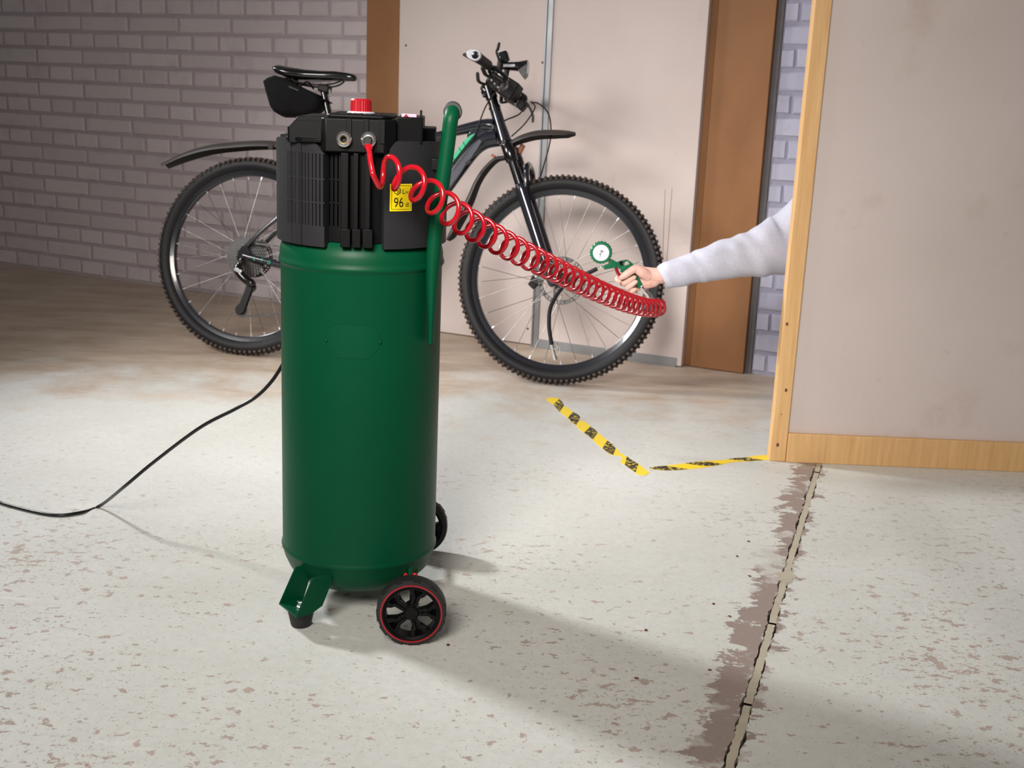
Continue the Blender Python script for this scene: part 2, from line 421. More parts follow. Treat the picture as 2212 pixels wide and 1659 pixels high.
def lay_bricks(parent, s_from, s_to, z_to, off, mt, sj_head=-.9969, sj_str=-1.0837, seed=0, n_single=240):
    heads = [brick_mesh('brick', .159 - MT, CH - MT, .009, mt, seed + i) for i in range(3)]
    strs = [brick_mesh('brick', .3175 - MT, CH - MT, .009, mt, seed + 9 + i) for i in range(3)]
    rz = math.atan2(WT[1], WT[0]); pieces = []
    for k in range(-20, 30):
        ztop = 1.2573 - CH * (k - 6); zc = ztop - CH / 2
        if zc < .02 or zc > z_to: continue
        header = (k % 2 == 0); pitch = .159 if header else .3175; j0 = sj_head if header else sj_str
        i0 = math.floor((s_from - j0) / pitch)
        s = j0 + i0 * pitch
        while s < s_to:
            a, b = max(s, s_from), min(s + pitch, s_to); c = (a + b) / 2
            if b - a > .03: pieces.append((c, zc, (b - a) / pitch, header))
            s += pitch
    pieces.sort(key=lambda q: abs(q[0]) + (.2 * q[1] if q[1] < 1.5 else 50 + q[1]))
    for q, (c, zc, sx, header) in enumerate(pieces[:n_single]):
        o = bpy.data.objects.new('brick', random.choice(heads if header else strs)); COL.objects.link(o); o.parent = parent
        p = wp(c, zc, off - .009); o.location = p; o.rotation_euler = (random.uniform(-.004, .004), random.uniform(-.008, .008), rz); o.scale = (sx, random.uniform(.75, 1.15), 1)
    rest = MB()
    for c, zc, sx, header in pieces[n_single:]:
        w = ((.159 if header else .3175) - MT) * sx; h = CH - MT
        p = [wp(c + a * w / 2, zc + b_ * h / 2, off - .009) for a, b_ in ((-1, -1), (1, -1), (1, 1), (-1, 1))]
        q = [wp(c + a * (w / 2 - .005), zc + b_ * (h / 2 - .005), off) for a, b_ in ((-1, -1), (1, -1), (1, 1), (-1, 1))]
        rest.add(p + q, [(4, 5, 6, 7)] + [(i, (i + 1) % 4, 4 + (i + 1) % 4, 4 + i) for i in range(4)])
    if pieces[n_single:]: tag(rest.build('outer_bricks', mt, parent, 0), kind='stuff')
lay_bricks(wall_left, -4.58, -.868, WH - .05, -.149, M['brick_white'])
lay_bricks(wall_right, .936, 3.35, WH - .05, -.044, M['brick_grey'], .99, 1.09, 40, 55)

wall_back = bpy.data.objects.new('wall_back', None); COL.objects.link(wall_back); wall_back.location = WD; wall_back['_rel'] = [float(a) for a in WD]
tag(wall_back, 'plasterboard back wall with a metal profile and brown boards', kind='structure')
wbox(MB(), -.695, -.003, .004, WH, -.03, 0).build('plaster_panel', M['plaster'], wall_back, 30, .002)
wbox(MB(), .002, .664, .004, WH, -.018, .015).build('plaster_panel', M['plaster'], wall_back, 30, .002)
mp = MB(); wbox(mp, -.004, .003, 0, WH, 0, .024); wbox(mp, .003, .024, 0, WH, .015, .0185); wbox(mp, .024, .028, 0, WH, .015, .022)
mp.build('metal_profile', M['galv'], wall_back, 30, .0008)
mp = MB(); wbox(mp, -.004, .643, 0, .0365, .015, .019); wbox(mp, -.004, .643, 0, .004, .019, .026)
mp.build('metal_profile', M['galv'], wall_back, 30, .0008)['label'] = 'galvanised rail along the foot of the panel'
wbox(MB(), -.868, -.690, 0, WH, -.16, -.012).build('wood_board', M['brown_board'], wall_back, 30, .002)
wbox(MB(), .690, .910, .003, WH, -.06, -.018).build('wood_board', M['brown_board'], wall_back, 30, .002)
wbox(MB(), .655, .688, .003, WH, -.06, -.026).build('wood_board', M['brown_board'], wall_back, 30, .002)
wbox(MB(), .911, .936, 0, WH, -.06, -.040).build('edge_strip', M['dark_trim'], wall_back, 30, .001)
def screw(s, z, off):
    c = wp(s, z, off); Mx = np.column_stack([WT, np.array([0, 0, 1.0]), WN])
    MB().lathe([(.005, -.001), (.005, .0004), (.003, .0012), (.0005, .0013)], 12, c, Mx).build('screw', M['dark_steel'], wall_back, 30)
for s, z in ((-.6611, 1.2265), (-.0182, 1.1731), (-.0314, .071), (-.655, .62)): screw(s, z, 0)
for s0, z0, s1, z1 in ((.5437, .7033, .553, .43), (.5714, .7143, .5715, .4215)):   # two thin ochre run marks
    m = MB(); m.prism([(s0 - .0008, z0), (s0 + .0008, z0), (s1 + .0010, z1), (s1 - .0010, z1)], lambda u, v, w: wp(u, v, w), .0146, .0154); m.build('run_mark', M['brown_board'], wall_back, 0)
# ------------------------------------------------------------------ partition and its timber post at the right
post_p = fl(1665, 997)
px0, py0 = float(post_p[0]) - .003, 3.385
post = thing('timber_post', (px0 + .024, py0 + .02, 0), 'pale pine timber post with round knots beside the floor tape', 'post', world_verts=True)
pm = MB().box((px0 + .024, py0 + .02, 1.1), (.048, .04, 2.2)).build('stud', M['pine'], post, 30, .0025)
for kx, ky, kr in ((1680, 961, .0045), (1698, 843, .004), (1688, 895, .0016), (1700, 700, .004)):
    c = at(kx, ky, py0 - .0002)
    MB().lathe([(kr, -.001), (kr, .0002), (kr * .5, .0006)], 14, c, np.column_stack([[1, 0, 0], [0, 0, 1.4], [0, -1, 0]])).build('knot', M['pine_knot'], post, 30)
wall_part = MB().box((px0 + .049 + .8, py0 + .025, 1.1), (1.6, .024, 2.2)).build('wall_partition', M['plaster'], ang=30, bevel=.002)
tag(wall_part, 'plasterboard partition fixed to the pine post', kind='structure')
MB().box((px0 + .049 + .8, py0 + .004, .045), (1.6, .018, .09)).build('bottom_rail', M['pine'], wall_part, 30, .002)

# ================================================================== compressor (local axes: x right, -y towards the viewer, z up)
CO = (-.310, 2.32, 0.0); CYAW = math.radians(3.4)
comp = thing('air_compressor', CO, 'upright green air compressor with black plastic head on two wheels', 'compressor', (0, 0, CYAW))
def cyl(th, r, z): return np.array([r * math.sin(th), -r * math.cos(th), z])
ta = MB().lathe([(.0, .036), (.05, .0385), (.095, .046), (.128, .060), (.147, .080), (.1565, .102), (.1600, .117), (.1622, .1205), (.1626, .1235), (.1612, .127), (.1600, .131), (.1600, .30), (.1600, .50), (.1600, .7110), (.1612, .7145), (.1636, .7180), (.1644, .7205), (.1640, .7240), (.1624, .7275), (.1618, .7330), (.1612, .742), (.159, .752), (.150, .768), (.12, .784), (.0, .792)], 96)
tank = ta.build('tank', M['green_paint'], comp, 50)
# rating plate, embossed on the tank front
def cyl_plate(poly, th0, R, t, name, m, parent):
    b = MB(); b.prism(poly, lambda u, v, w: cyl(th0 + u / R, R + w, v), 0, t); return b
pl = [(-.028, .5535), (.028, .5535), (.047, .566), (.0515, .585)] + [(.0515 - .024 * (1 - math.cos(a)), .590 + .0265 * math.sin(a)) for a in np.linspace(0, math.pi / 2, 6)]
pl += [(-.0275 + .0 - .024 * math.sin(a), .590 + .0265 * math.cos(a)) for a in np.linspace(0, math.pi / 2, 6)] + [(-.0515, .585), (-.047, .566)]
def dense(poly, h=.006):
    out = []
    for i in range(len(poly)):
        a, b = np.array(poly[i]), np.array(poly[(i + 1) % len(poly)]); k = max(1, int(np.linalg.norm(b - a) / h))
        out += [tuple(a + (b - a) * j / k) for j in range(k)]
    return out
def curved_sheet(name, u0, u1, v0, v1, th0, R, inside, m, parent, t=.001, nu=30, nv=24, ang=30):
    """sheet lying on a cylinder, outline given by inside(u, v)"""
    b = MB(); us = np.linspace(u0, u1, nu + 1); vs = np.linspace(v0, v1, nv + 1)
    for i in range(nu):
        for j in range(nv):
            if inside((us[i] + us[i + 1]) / 2, (vs[j] + vs[j + 1]) / 2):
                c = [cyl(th0 + us[a] / R, R + t, vs[d]) for a, d in ((i, j), (i + 1, j), (i + 1, j + 1), (i, j + 1))]
                b.add(c, [(0, 1, 2, 3)])
                for (di, dj, e) in ((-1, 0, (3, 0)), (1, 0, (1, 2)), (0, -1, (0, 1)), (0, 1, (2, 3))):
                    ii, jj = i + di, j + dj
                    ok = 0 <= ii < nu and 0 <= jj < nv and inside((us[ii] + us[ii + 1]) / 2, (vs[jj] + vs[jj + 1]) / 2)
                    if not ok:
                        ks = {(3, 0): ((i, j + 1), (i, j)), (1, 2): ((i + 1, j), (i + 1, j + 1)), (0, 1): ((i, j), (i + 1, j)), (2, 3): ((i + 1, j + 1), (i, j + 1))}[e]
                        q = [cyl(th0 + us[a] / R, R + w, vs[d]) for (a, d), w in ((ks[0], t), (ks[1], t), (ks[1], -.001), (ks[0], -.001))]
                        b.add(q, [(0, 1, 2, 3)])
    return b.build(name, m, parent, ang, doubles=True, recalc=True)
def in_plate(u, v):
    if abs(u) > .0505 or v < .5535 or v > .6165: return False
    if v > .592: return (max(0, abs(u) - .028) / .0225) ** 2 + ((v - .592) / .0245) ** 2 < 1 or abs(u) < .028
    if v < .575: return abs(u) < .030 + (v - .5535) * .95
    return True
curved_sheet('rating_plate', -.052, .052, .552, .618, math.radians(-1.5), .160, in_plate, M['green_paint'], tank, .0009, 96, 62, 25)
for sx in (-1, 1):
    MB().sphere(cyl(math.radians(-1.5) + sx * .0515 / .16, .1608, .585), .0032, 10, 6, (1, 1, 1.3)).build('rivet', M['green_paint'], tank)

# ---- shroud panels: stepped grids on a cylinder
def stepped(ths, zs, rf, rin, name, m, parent, ztop=None):
    b = MB(); nt, nz = len(ths) - 1, len(zs) - 1
    def P(i, j, r):
        z = zs[j]
        if ztop is not None and j == nz: z = ztop(ths[i])
        return cyl(ths[i], r, z)
    R = [[rf((ths[i] + ths[i + 1]) / 2, (zs[j] + zs[j + 1]) / 2) for j in range(nz)] for i in range(nt)]
    for i in range(nt):
        for j in range(nz):
            r = R[i][j]; b.add([P(i, j, r), P(i + 1, j, r), P(i + 1, j + 1, r), P(i, j + 1, r)], [(0, 1, 2, 3)])
            rr = R[i + 1][j] if i + 1 < nt else rin
            if rr != r: b.add([P(i + 1, j, r), P(i + 1, j, rr), P(i + 1, j + 1, rr), P(i + 1, j + 1, r)], [(0, 1, 2, 3)])
            if i == 0: b.add([P(0, j, rin), P(0, j, r), P(0, j + 1, r), P(0, j + 1, rin)], [(0, 1, 2, 3)])
            rr = R[i][j + 1] if j + 1 < nz else rin
            if rr != r: b.add([P(i, j + 1, r), P(i + 1, j + 1, r), P(i + 1, j + 1, rr), P(i, j + 1, rr)], [(0, 1, 2, 3)])
            if j == 0: b.add([P(i, 0, rin), P(i + 1, 0, rin), P(i + 1, 0, r), P(i, 0, r)], [(0, 1, 2, 3)])
    return b.build(name, m, parent, 32, doubles=True, recalc=True)
RP = .1665
ROWS = ((.801, .8425), (.8455, .886), (.8885, .933))
def panel(name, t0, t1, slot_lx, ztopfn, zbot=.7625, R=RP, grooves=(), rin=.150, sw=.0013, slots_only=True):
    cuts = {t0, t1}; slots = []
    for lx in slot_lx:
        c = math.asin(max(-1, min(1, lx / R))); w = sw / R / max(.35, math.cos(c)) if False else sw / R
        slots.append((c - w, c + w)); cuts |= {c - w, c + w}
    for lx, w in grooves:
        c = math.asin(lx / R); cuts |= {c - w / R, c + w / R}
    base = list(np.arange(t0, t1, math.radians(2.5)))
    allc = sorted(cuts | {q for q in base if all(abs(q - c) > math.radians(.5) for c in cuts)})
    zs = [zbot] + [z for r in ROWS for z in r] + [.958]
    def rf(th, z):
        if any(a < th < b for a, b in slots) and any(a < z < b for a, b in ROWS): return R - .0155
        for lx, w in grooves:
            c = math.asin(lx / R)
            if abs(th - c) < w / R: return R - .004
        return R
    return stepped(allc, zs, rf, rin, name, M['black_plastic' if name == 'motor_cover' else 'matte_plastic'], comp, ztopfn)
def ztL(th):
    lx = RP * math.sin(th)
    if th < -1.2: return .957 - (-1.2 - th) * .03
    return min(.957, .935 + (-.060 - lx) * (.0195 / .018))
slotsL = [-.089 + (p - 667) * .000857 for p in (667, 676, 684, 692.6, 701)] + [-.0955, -.101, -.1075, -.1164, -.1216, -.1255, -.1292, -.1327]
panel('vent_panel', math.radians(-97), math.asin(-.0585 / RP), slotsL, ztL, grooves=((-.1035, .0012), (-.1240, .0012)))
def ztR(th):
    lx = RP * math.sin(th)
    return min(.9605 if th < 1.0 else .9605 - (th - 1.0) * .055, .938 + (lx - .0525) * (.021 / .019))
panel('side_panel', math.asin(.0515 / RP), math.radians(97), [.1415, .1455, .1488, .1516], ztR)
panel('rear_panel', math.radians(99), math.radians(261), [], lambda t: .955, R=.163)
core = panel('motor_cover', math.radians(-99.7), math.radians(260.2), [-.0505, -.0425, -.0345], lambda t: .958, zbot=.772, R=.1490, rin=.10)
# ---- three upright ribs in the recess
for a, b, a2, b2 in ((-.0275, -.0135, -.028, -.0095), (-.005, .0045, -.0065, .0095), (.0155, .0265, .0125, .0315)):
    m = MB(); r = .150
    def slab(x0, x1, z0, z1, y0, y1): m.box(((x0 + x1) / 2, (y0 + y1) / 2, (z0 + z1) / 2), (x1 - x0, y1 - y0, z1 - z0))
    slab(a2, b2, .7655, .800, -.1695, -.145); slab(a, b, .800, .9375, -.1690, -.145)
    rib = m.build('rib', M['black_plastic'], comp, 30, .0012)
    c = (a + b) / 2; w = (b - a) / 2 - .0022
    fr_ = MB()
    for x in (c - w, c + w): fr_.box((x, -.1692, .8625), (.0009, .0012, .125))
    for z in (.80, .925): fr_.box((c, -.1692, z), (2 * w, .0012, .0009))
    fr_.build('raised_outline', M['black_plastic'], rib, 30)
# ---- dark undercut above the ribs and the head blocks
MB().lathe([(.10, .935), (.1525, .941), (.1585, .950), (.1585, .959), (.10, .961)], 72).build('neck', M['black_plastic'], comp, 30)
def plan(name, poly, z0, z1, bev=.002, top=None, parent=comp):
    b = MB(); n = len(poly)
    V = [(x, y, z0) for x, y in poly] + [(x, y, z1 if top is None else top(x, y)) for x, y in poly]
    b.add(V, [tuple(range(n))[::-1], tuple(range(n, 2 * n))] + [(i, (i + 1) % n, n + (i + 1) % n, n + i) for i in range(n)])
    return b.build(name, M['black_plastic'], parent, 25, bev)
front = plan('front_block', [(-.057, -.1640), (.0515, -.1640), (.071, -.1440), (.071, .10), (-.065, .10), (-.065, -.1550)], .938, 1.0, .0025, lambda x, y: .9995 if y > -.13 else .9985)
plan('top_plate', [(-.050, -.150), (.048, -.150), (.062, -.132), (.062, .09), (-.056, .09), (-.056, -.142)], .998, 1.0055, .003)
for x0, x1 in ((-.0185, -.0085), (.0125, .0225), (.0415, .0515)):
    MB().box(((x0 + x1) / 2, -.1648, .977), (x1 - x0, .0032, .043)).build('front_strip', M['black_plastic'], front, 30, .0008)
for x0, x1, y in ((-.044, -.034, -.135), (-.030, -.012, -.140), (-.008, .010, -.138), (.014, .030, -.142), (.034, .044, -.135)):
    MB().box(((x0 + x1) / 2, y, 1.006), (x1 - x0, .016, .0035)).build('raised_pad', M['black_plastic'], front, 30, .0008)
b = MB(); prof = [(-.1265, .950), (-.1265, .9795), (-.1165, .9905), (-.1095, .9985), (-.062, .9995), (-.062, .950)]
b.prism(prof, lambda u, v, w: (u, w, v), -.128, .09); lb = b.build('left_block', M['black_plastic'], comp, 25, .0015)
MB().box((-.1215, -.119, .965), (.010, .014, .030), rotm('Z', math.radians(-40))).build('corner_facet', M['black_plastic'], lb, 30, .001)
for k in range(10): MB().box((-.112 + k * .0052, -.1285, .9912), (.0026, .002, .0014)).build('rib_dot', M['black_plastic'], lb, 0)
b = MB(); prof = [(-.0585, 0), (-.0585, 0)]
plan('side_block', [(.070, -.1310), (.118, -.1210), (.118, .07), (.070, .07)], .955, 1.0035, .002)
sb = plan('side_shoulder', [(.112, -.085), (.1415, -.062), (.1415, .06), (.112, .06)], .950, .9835, .002)
plan('chamfer_step', [(-.100, -.148), (-.064, -.158), (-.064, .0), (-.13, .0), (-.135, -.10)], .953, .9605, .0015)
# pressure window and switch blade on the side block
w_ = MB().box((.0925, -.104, 1.0065), (.028, .018, .006)).build('pressure_window', M['clear_pink'], comp, 30, .001)
MB().add([(.083, -.1140, 1.0045), (.092, -.1140, 1.0045), (.087, -.1140, 1.0095), (.083, -.1155, 1.0045), (.092, -.1155, 1.0045), (.087, -.1155, 1.0095)], [(0, 1, 2), (5, 4, 3), (0, 3, 4, 1), (1, 4, 5, 2), (2, 5, 3, 0)]).build('pointer', M['red_plastic'], w_, 0)
MB().box((.1145, -.109, 1.009), (.004, .012, .016)).build('switch_blade', M['black_plastic'], comp, 30, .0006)
# red regulator knob
def fluted(c, r0, r1, h, n, depth, name, m, parent, axis=None):
    b = MB(); rings = []
    for (k, z, s) in ((0, 0, 1), (.0, h * .86, 1), (1, h, .9)):
        rr = r0 + (r1 - r0) * z / h
        rings.append([np.array(c) + np.array([(rr * s + (depth if i % 2 else 0) * (1 - k)) * math.cos(2 * math.pi * i / (2 * n)), (rr * s + (depth if i % 2 else 0) * (1 - k)) * math.sin(2 * math.pi * i / (2 * n)), z]) for i in range(2 * n)])
    b.loft(rings); return b.build(name, m, parent, 20)
MB().lathe([(.027, 1.0045), (.027, 1.0065), (.0235, 1.009), (.0, 1.009)], 40, (-.002, -.035, 0)).build('knob_base', M['silver'], comp, 30)
fluted((-.002, -.035, 1.009), .0195, .0188, .0235, 26, .0008, 'regulator_knob', M['red_plastic'], comp)
# quick couplings (axis towards the viewer)
MX = np.column_stack([[1, 0, 0], [0, 0, 1], [0, -1, 0]])
for i, (x, z) in enumerate(((-.0220, .9615), (.0222, .9625))):
    c = (x, -.1635, z)
    q = MB().ringlathe([(.0075, 0), (.0138, 0), (.0142, .003), (.0138, .006), (.0125, .007), (.0122, .010), (.0128, .0108), (.0128, .0125), (.0105, .0145), (.0078, .0145)], 48, c, MX).build('quick_coupling', M['chrome'], comp, 30)
    MB().ringlathe([(.0060, .0), (.0080, .0), (.0080, .0115), (.0060, .0115)], 32, c, MX).build('inner_sleeve', M['brass'], q, 30)
    MB().lathe([(.0065, .001), (.0065, .003), (.0, .003)], 24, c, MX).build('bore', M['dark_slot'], q, 30)
# 96 dB sticker on the side panel
def text_mesh(body, size, fn, name, m, parent, align='LEFT', sx=1.0):
    cu = bpy.data.curves.new('text', 'FONT'); cu.body = body; cu.size = size; cu.align_x = align; cu.resolution_u = 4
    to = bpy.data.objects.new('text_tmp', cu); COL.objects.link(to)
    dg = bpy.context.evaluated_depsgraph_get(); dg.update()
    me = bpy.data.meshes.new_from_object(to.evaluated_get(dg)); bpy.data.objects.remove(to)
    V = [fn(v.co.x * sx, v.co.y) for v in me.vertices]; F = [tuple(p.vertices) for p in me.polygons]; bpy.data.meshes.remove(me)
    b = MB(); b.add(V, F); return b.build(name, m, parent, 0, recalc=False)
TH0 = math.asin(.0818 / RP)
LZ, LW, LHt = .8585, .0455, .0500
stk = curved_sheet('noise_label', -LW / 2, LW / 2, LZ - LHt / 2, LZ + LHt / 2, TH0, RP + .0003, lambda u, v: True, M['label_yellow'], comp, .0003, 10, 2)
lab = lambda u, v: cyl(TH0 + u / RP, RP + .0009, LZ + v)
bw = .0007; iw, ih = LW / 2 - .003, LHt / 2 - .003
for u0, u1, v0, v1 in ((-iw, iw, ih - bw, ih), (-iw, iw, -ih, -ih + bw), (-iw, -iw + bw, -ih, ih), (iw - bw, iw, -ih, ih)):
    b = MB(); us = np.linspace(u0, u1, 9)
    for i in range(8): b.add([lab(us[i], v0), lab(us[i + 1], v0), lab(us[i + 1], v1), lab(us[i], v1)], [(0, 1, 2, 3)])
    b.build('label_border', M['print_black'], stk, 0, recalc=False)
text_mesh('96', .0255, lambda u, v: lab(u - .0155, v - .0175), 'label_text', M['print_black'], stk, sx=.80)
text_mesh('dB', .0125, lambda u, v: lab(u + .0088, v - .0175), 'label_text', M['print_black'], stk, sx=.62)
text_mesh('L', .0125, lambda u, v: lab(u + .0015, v + .0070), 'label_text', M['print_black'], stk)
text_mesh('WA', .0070, lambda u, v: lab(u + .0078, v + .0070), 'label_text', M['print_black'], stk)
# noise pictogram: isometric box outline with bars
def stroke(p, q, w=.0006):
    p, q = np.array(p), np.array(q); d = (q - p) / np.linalg.norm(q - p); n = np.array([-d[1], d[0]]) * w
    return [lab(*(p + n)), lab(*(p - n)), lab(*(q - n)), lab(*(q + n))]
b = MB(); hx = [(-.0075, .0190), (-.0135, .0160), (-.0135, .0090), (-.0075, .0050), (-.0015, .0090), (-.0015, .0160)]
hx = [(x - .0005, y) for x, y in hx]
for i in range(6): b.add(stroke(hx[i], hx[(i + 1) % 6]), [(0, 1, 2, 3)])
cxy = (-.008, .0125)
for i in (1, 3, 5): b.add(stroke(hx[i], cxy, .0004), [(0, 1, 2, 3)])
for k in range(4): b.add(stroke((-.0070 + k * .0013, .0070 + k * .0008), (-.0070 + k * .0013, .0115 + k * .0008), .0003), [(0, 1, 2, 3)])
b.build('label_pictogram', M['print_black'], stk, 0, recalc=False)
# ---- push handle
arm = [(.1420, -.100, .576), (.1420, -.100, .64), (.1420, -.100, .70), (.1450, -.100, .775), (.1545, -.100, .86), (.1645, -.100, .95), (.1690, -.100, .996)]
def arm_path(sy):
    p = spline([(x, y * sy / -1 * -1 if sy > 0 else -y, z) for x, y, z in arm], 6)
    top = np.array(p[-1]); s = -1 if top[1] < 0 else 1
    for k in range(1, 9):
        a = math.pi / 2 * k / 8; p.append(top + np.array([.004 * k / 8, -s * .020 * (1 - math.cos(a)), .020 * math.sin(a)]))
    return p
pa, pb = arm_path(1), arm_path(-1)
full = pa + [np.array([pa[-1][0], y, pa[-1][2]]) for y in np.linspace(pa[-1][1], pb[-1][1], 6)[1:-1]] + pb[::-1]
n_ = len(full); fl_v = []; rr = []
for p in full:
    k = min(1, max(0, (p[2] - .60) / .14)); rr.append(.0140 + .0006 * (1 - k)); fl_v.append(1.0 - .55 * (1 - k) if True else 1)
hb = MB().tube(full, rr, 20, True, flat=fl_v, up=(1, 0, 0))
han = hb.build('push_handle', M['green_paint'], comp, 50)
gp = [np.array([pa[-1][0] + .0, y, pa[-1][2]]) for y in np.linspace(pa[-1][1] - .010, pb[-1][1] + .010, 10)]
MB().tube(gp, .0178, 24, True, rcap=False).build('handle_grip', M['grip_rubber'], han, 50, .002)
for s in (-1, 1):
    MB().box((.1430, s * .088, .918), (.030, .016, .022)).build('handle_clip', M['black_plastic'], han, 30, .002)
# ---- feet
def foot(sy):
    """folded sheet bracket: two slanting flanges, a base plate, a rubber buffer and its bolt"""
    L = np.array([-.1502, -.1440 * sy, 0]); iw = np.array([.8211, .5708 * sy, 0]); tw = np.array([.5708, -.8211 * sy, 0])
    fn = lambda p, z, w: L + iw * p + tw * w + np.array([0, 0, z]); W_ = .0757
    br = MB()
    br.prism([(0, .0385), (.055, .0385), (.0790, .110), (.0365, .110)], fn, 0, .003)
    br.prism([(0, .0385), (.036, .0385), (.058, .0480), (.0800, .0960), (.0760, .112), (.0355, .112)], fn, W_ - .003, W_)
    br.prism([(0, 0), (.055, 0), (.037, W_), (0, W_)], lambda p, w, z: fn(p, z, w), .0365, .0395)
    f = br.build('foot_bracket', M['green_paint'], comp, 30, .0008)
    c = L + iw * .030 + tw * .038
    MB().lathe([(.0195, 0), (.0208, .003), (.0268, .033), (.0268, .0364), (.0, .0364)], 40, c).build('rubber_foot', M['rubber'], comp, 40)
    MB().lathe([(.0105, .0396), (.0105, .0412), (.0, .0412)], 24, c).build('washer', M['chrome'], f, 30)
    MB().lathe([(.0086, .0412), (.0086, .0500), (.0066, .0520), (.0, .0524)], 6, c).build('bolt', M['chrome'], f, 20)
foot(1); foot(-1)
# ---- wheels
def cwheel(y, s, rot):
    """s = +1: face towards -y"""
    R = .0680; c = np.array([.119, y, R])
    Mw = np.column_stack([[1, 0, 0], [0, 0, 1], [0, -s, 0]])     # local z -> outwards
    root = MB().ringlathe([(.0565, -.019), (.0655, -.019), (.0680, -.015), (.0680, .006), (.0672, .010), (.0650, .0155), (.0575, .0165)], 72, c, Mw).build('wheel', M['rubber'], comp, 40)
    for k in range(12):   # shoulder lugs
        a = 2 * math.pi * k / 12 + .1; e = np.array([math.cos(a), math.sin(a), 0]); tt = np.array([-math.sin(a), math.cos(a), 0])
        lug = MB()
        fnl = lambda p, q, w: c + Mw @ (e * p + tt * q + np.array([0, 0, w]))
        lug.prism([(.0630, -.0105), (.0676, -.0115), (.0676, .0115), (.0630, .0105)], fnl, .004, .0145)
        lug.build('tread_lug', M['rubber'], root, 30, .0008)
    MB().ringlathe([(.0572, .0160), (.0604, .0160), (.0604, .0178), (.0572, .0178)], 72, c, Mw).build('red_ring', M['red_plastic'], root, 40)
    MB().ringlathe([(.0490, -.012), (.0575, -.012), (.0575, .0166), (.0545, .0166), (.0510, .0130), (.0490, .0130)], 72, c, Mw).build('rim', M['black_plastic'], root, 40)
    MB().lathe([(.0, -.016), (.0150, -.016), (.0150, .0120), (.0128, .0150), (.0, .0155)], 40, c, Mw).build('hub', M['black_plastic'], root, 30)
    for k in range(5):
        a0 = rot + 2 * math.pi * k / 5
        for sg in (-1, 1):     # two bent spokes hug one six-sided opening
            sp = MB(); pts = [(.0125, .10), (.022, .30), (.034, .40), (.041, .28), (.0505, .24)]
            inn, out = [], []
            for r, da in pts:
                a = a0 + sg * da; inn.append((r * math.cos(a), r * math.sin(a)))
            wd_ = [.006, .0065, .0070, .0085, .0105]
            for (r, da), w in zip(pts, wd_):
                a = a0 + sg * (da + w / r); out.append((r * math.cos(a), r * math.sin(a)))
            fnw = lambda p, q, w: c + Mw @ np.array([p, q, w])
            for i in range(4): sp.prism([inn[i], inn[i + 1], out[i + 1], out[i]], fnw, .0010, .0118)
            sp.build('spoke', M['black_plastic'], root, 30, .0007, doubles=False)
        # closed dark pocket between the pairs
        ac = a0 + math.pi / 5; po = MB(); fnw = lambda p, q, w: c + Mw @ np.array([p, q, w])
        arc = [(r * math.cos(ac + d), r * math.sin(ac + d)) for r, d in ((.014, -.30), (.030, -.27), (.0495, -.40), (.0495, .0), (.0495, .40), (.030, .27), (.014, .30))]
        po.prism(arc, fnw, -.006, -.002); po.build('pocket', M['black_plastic'], root, 30)
    return root
cwheel(-.229, 1, math.radians(38)); cwheel(.233, -1, math.radians(20))
MB().tube([(.119, -.212, .068), (.119, .216, .068)], .0060, 16).build('axle', M['dark_steel'], comp, 40)
for y in (-.085, .085):
    b = MB(); b.prism([(.100, .115), (.128, .120), (.126, .060), (.112, .060)], lambda u, v, w: (u, w, v), y - .0015, y + .0015); b.build('axle_bracket', M['green_paint'], comp, 30, .0006)
# drain valve with red lever beside the near wheel
dv = MB().tube([(.108, -.105, .118), (.112, -.112, .098), (.112, -.112, .090)], .0045, 12).build('drain_valve', M['green_paint'], comp, 40)
for dx in (-.010, .0095): MB().sphere((.112 + dx, -.114, .0925), .0048, 10, 6, (1.2, .6, 1)).build('valve_lever', M['red_anodised'], dv)
MB().tube([(.090, -.114, .0925), (.103, -.114, .0945)], .0018, 8).build('split_ring', M['chrome'], dv, 40)

# ---- power cable from the rear of the head, sweeping down to the left
cab = [np.array([-.40, 2.50, .80]), np.array([-.44, 2.53, .68]), at(628, 752, 2.52), at(609, 790, 2.52), at(585, 826, 2.52), at(552, 858, 2.52), at(509, 883, 2.52), at(430, 925, 2.55), at(330, 1000, 2.62), at(270, 1050, 2.64), fl(215, 1093, .006), fl(170, 1108, .0045), fl(110, 1112, .0045), fl(20, 1092, .0045), fl(-60, 1066, .0045), fl(-300, 1000, .0045)]
tag(MB().tube(spline(cab, 10), .0042, 10).build('power_cable', M['power_cable'], None, 60, own=True), 'black power cable running from the compressor down to the floor at the left', 'cable')

# ================================================================== bicycle (local axes: x forward, y to its left = away from the viewer, z up)
RW, WB = .390, 1.2446
bike = thing('mountain_bike', (-1.071, 4.494, 0), 'black mountain bike with green stripe leaning towards the wall', 'bicycle')
bike.rotation_mode = 'XYZ'
bike.matrix_world = Matrix.Translation((-1.071, 4.494, 0)) @ Matrix.Rotation(-.2146, 4, 'Z') @ Matrix.Rotation(-.20, 4, 'X')
MY = np.column_stack([[1, 0, 0], [0, 0, 1], [0, -1, 0]])       # lathe axis -> -y (towards the viewer)
def P3(x, z, y=0.0): return np.array([x, y, z])

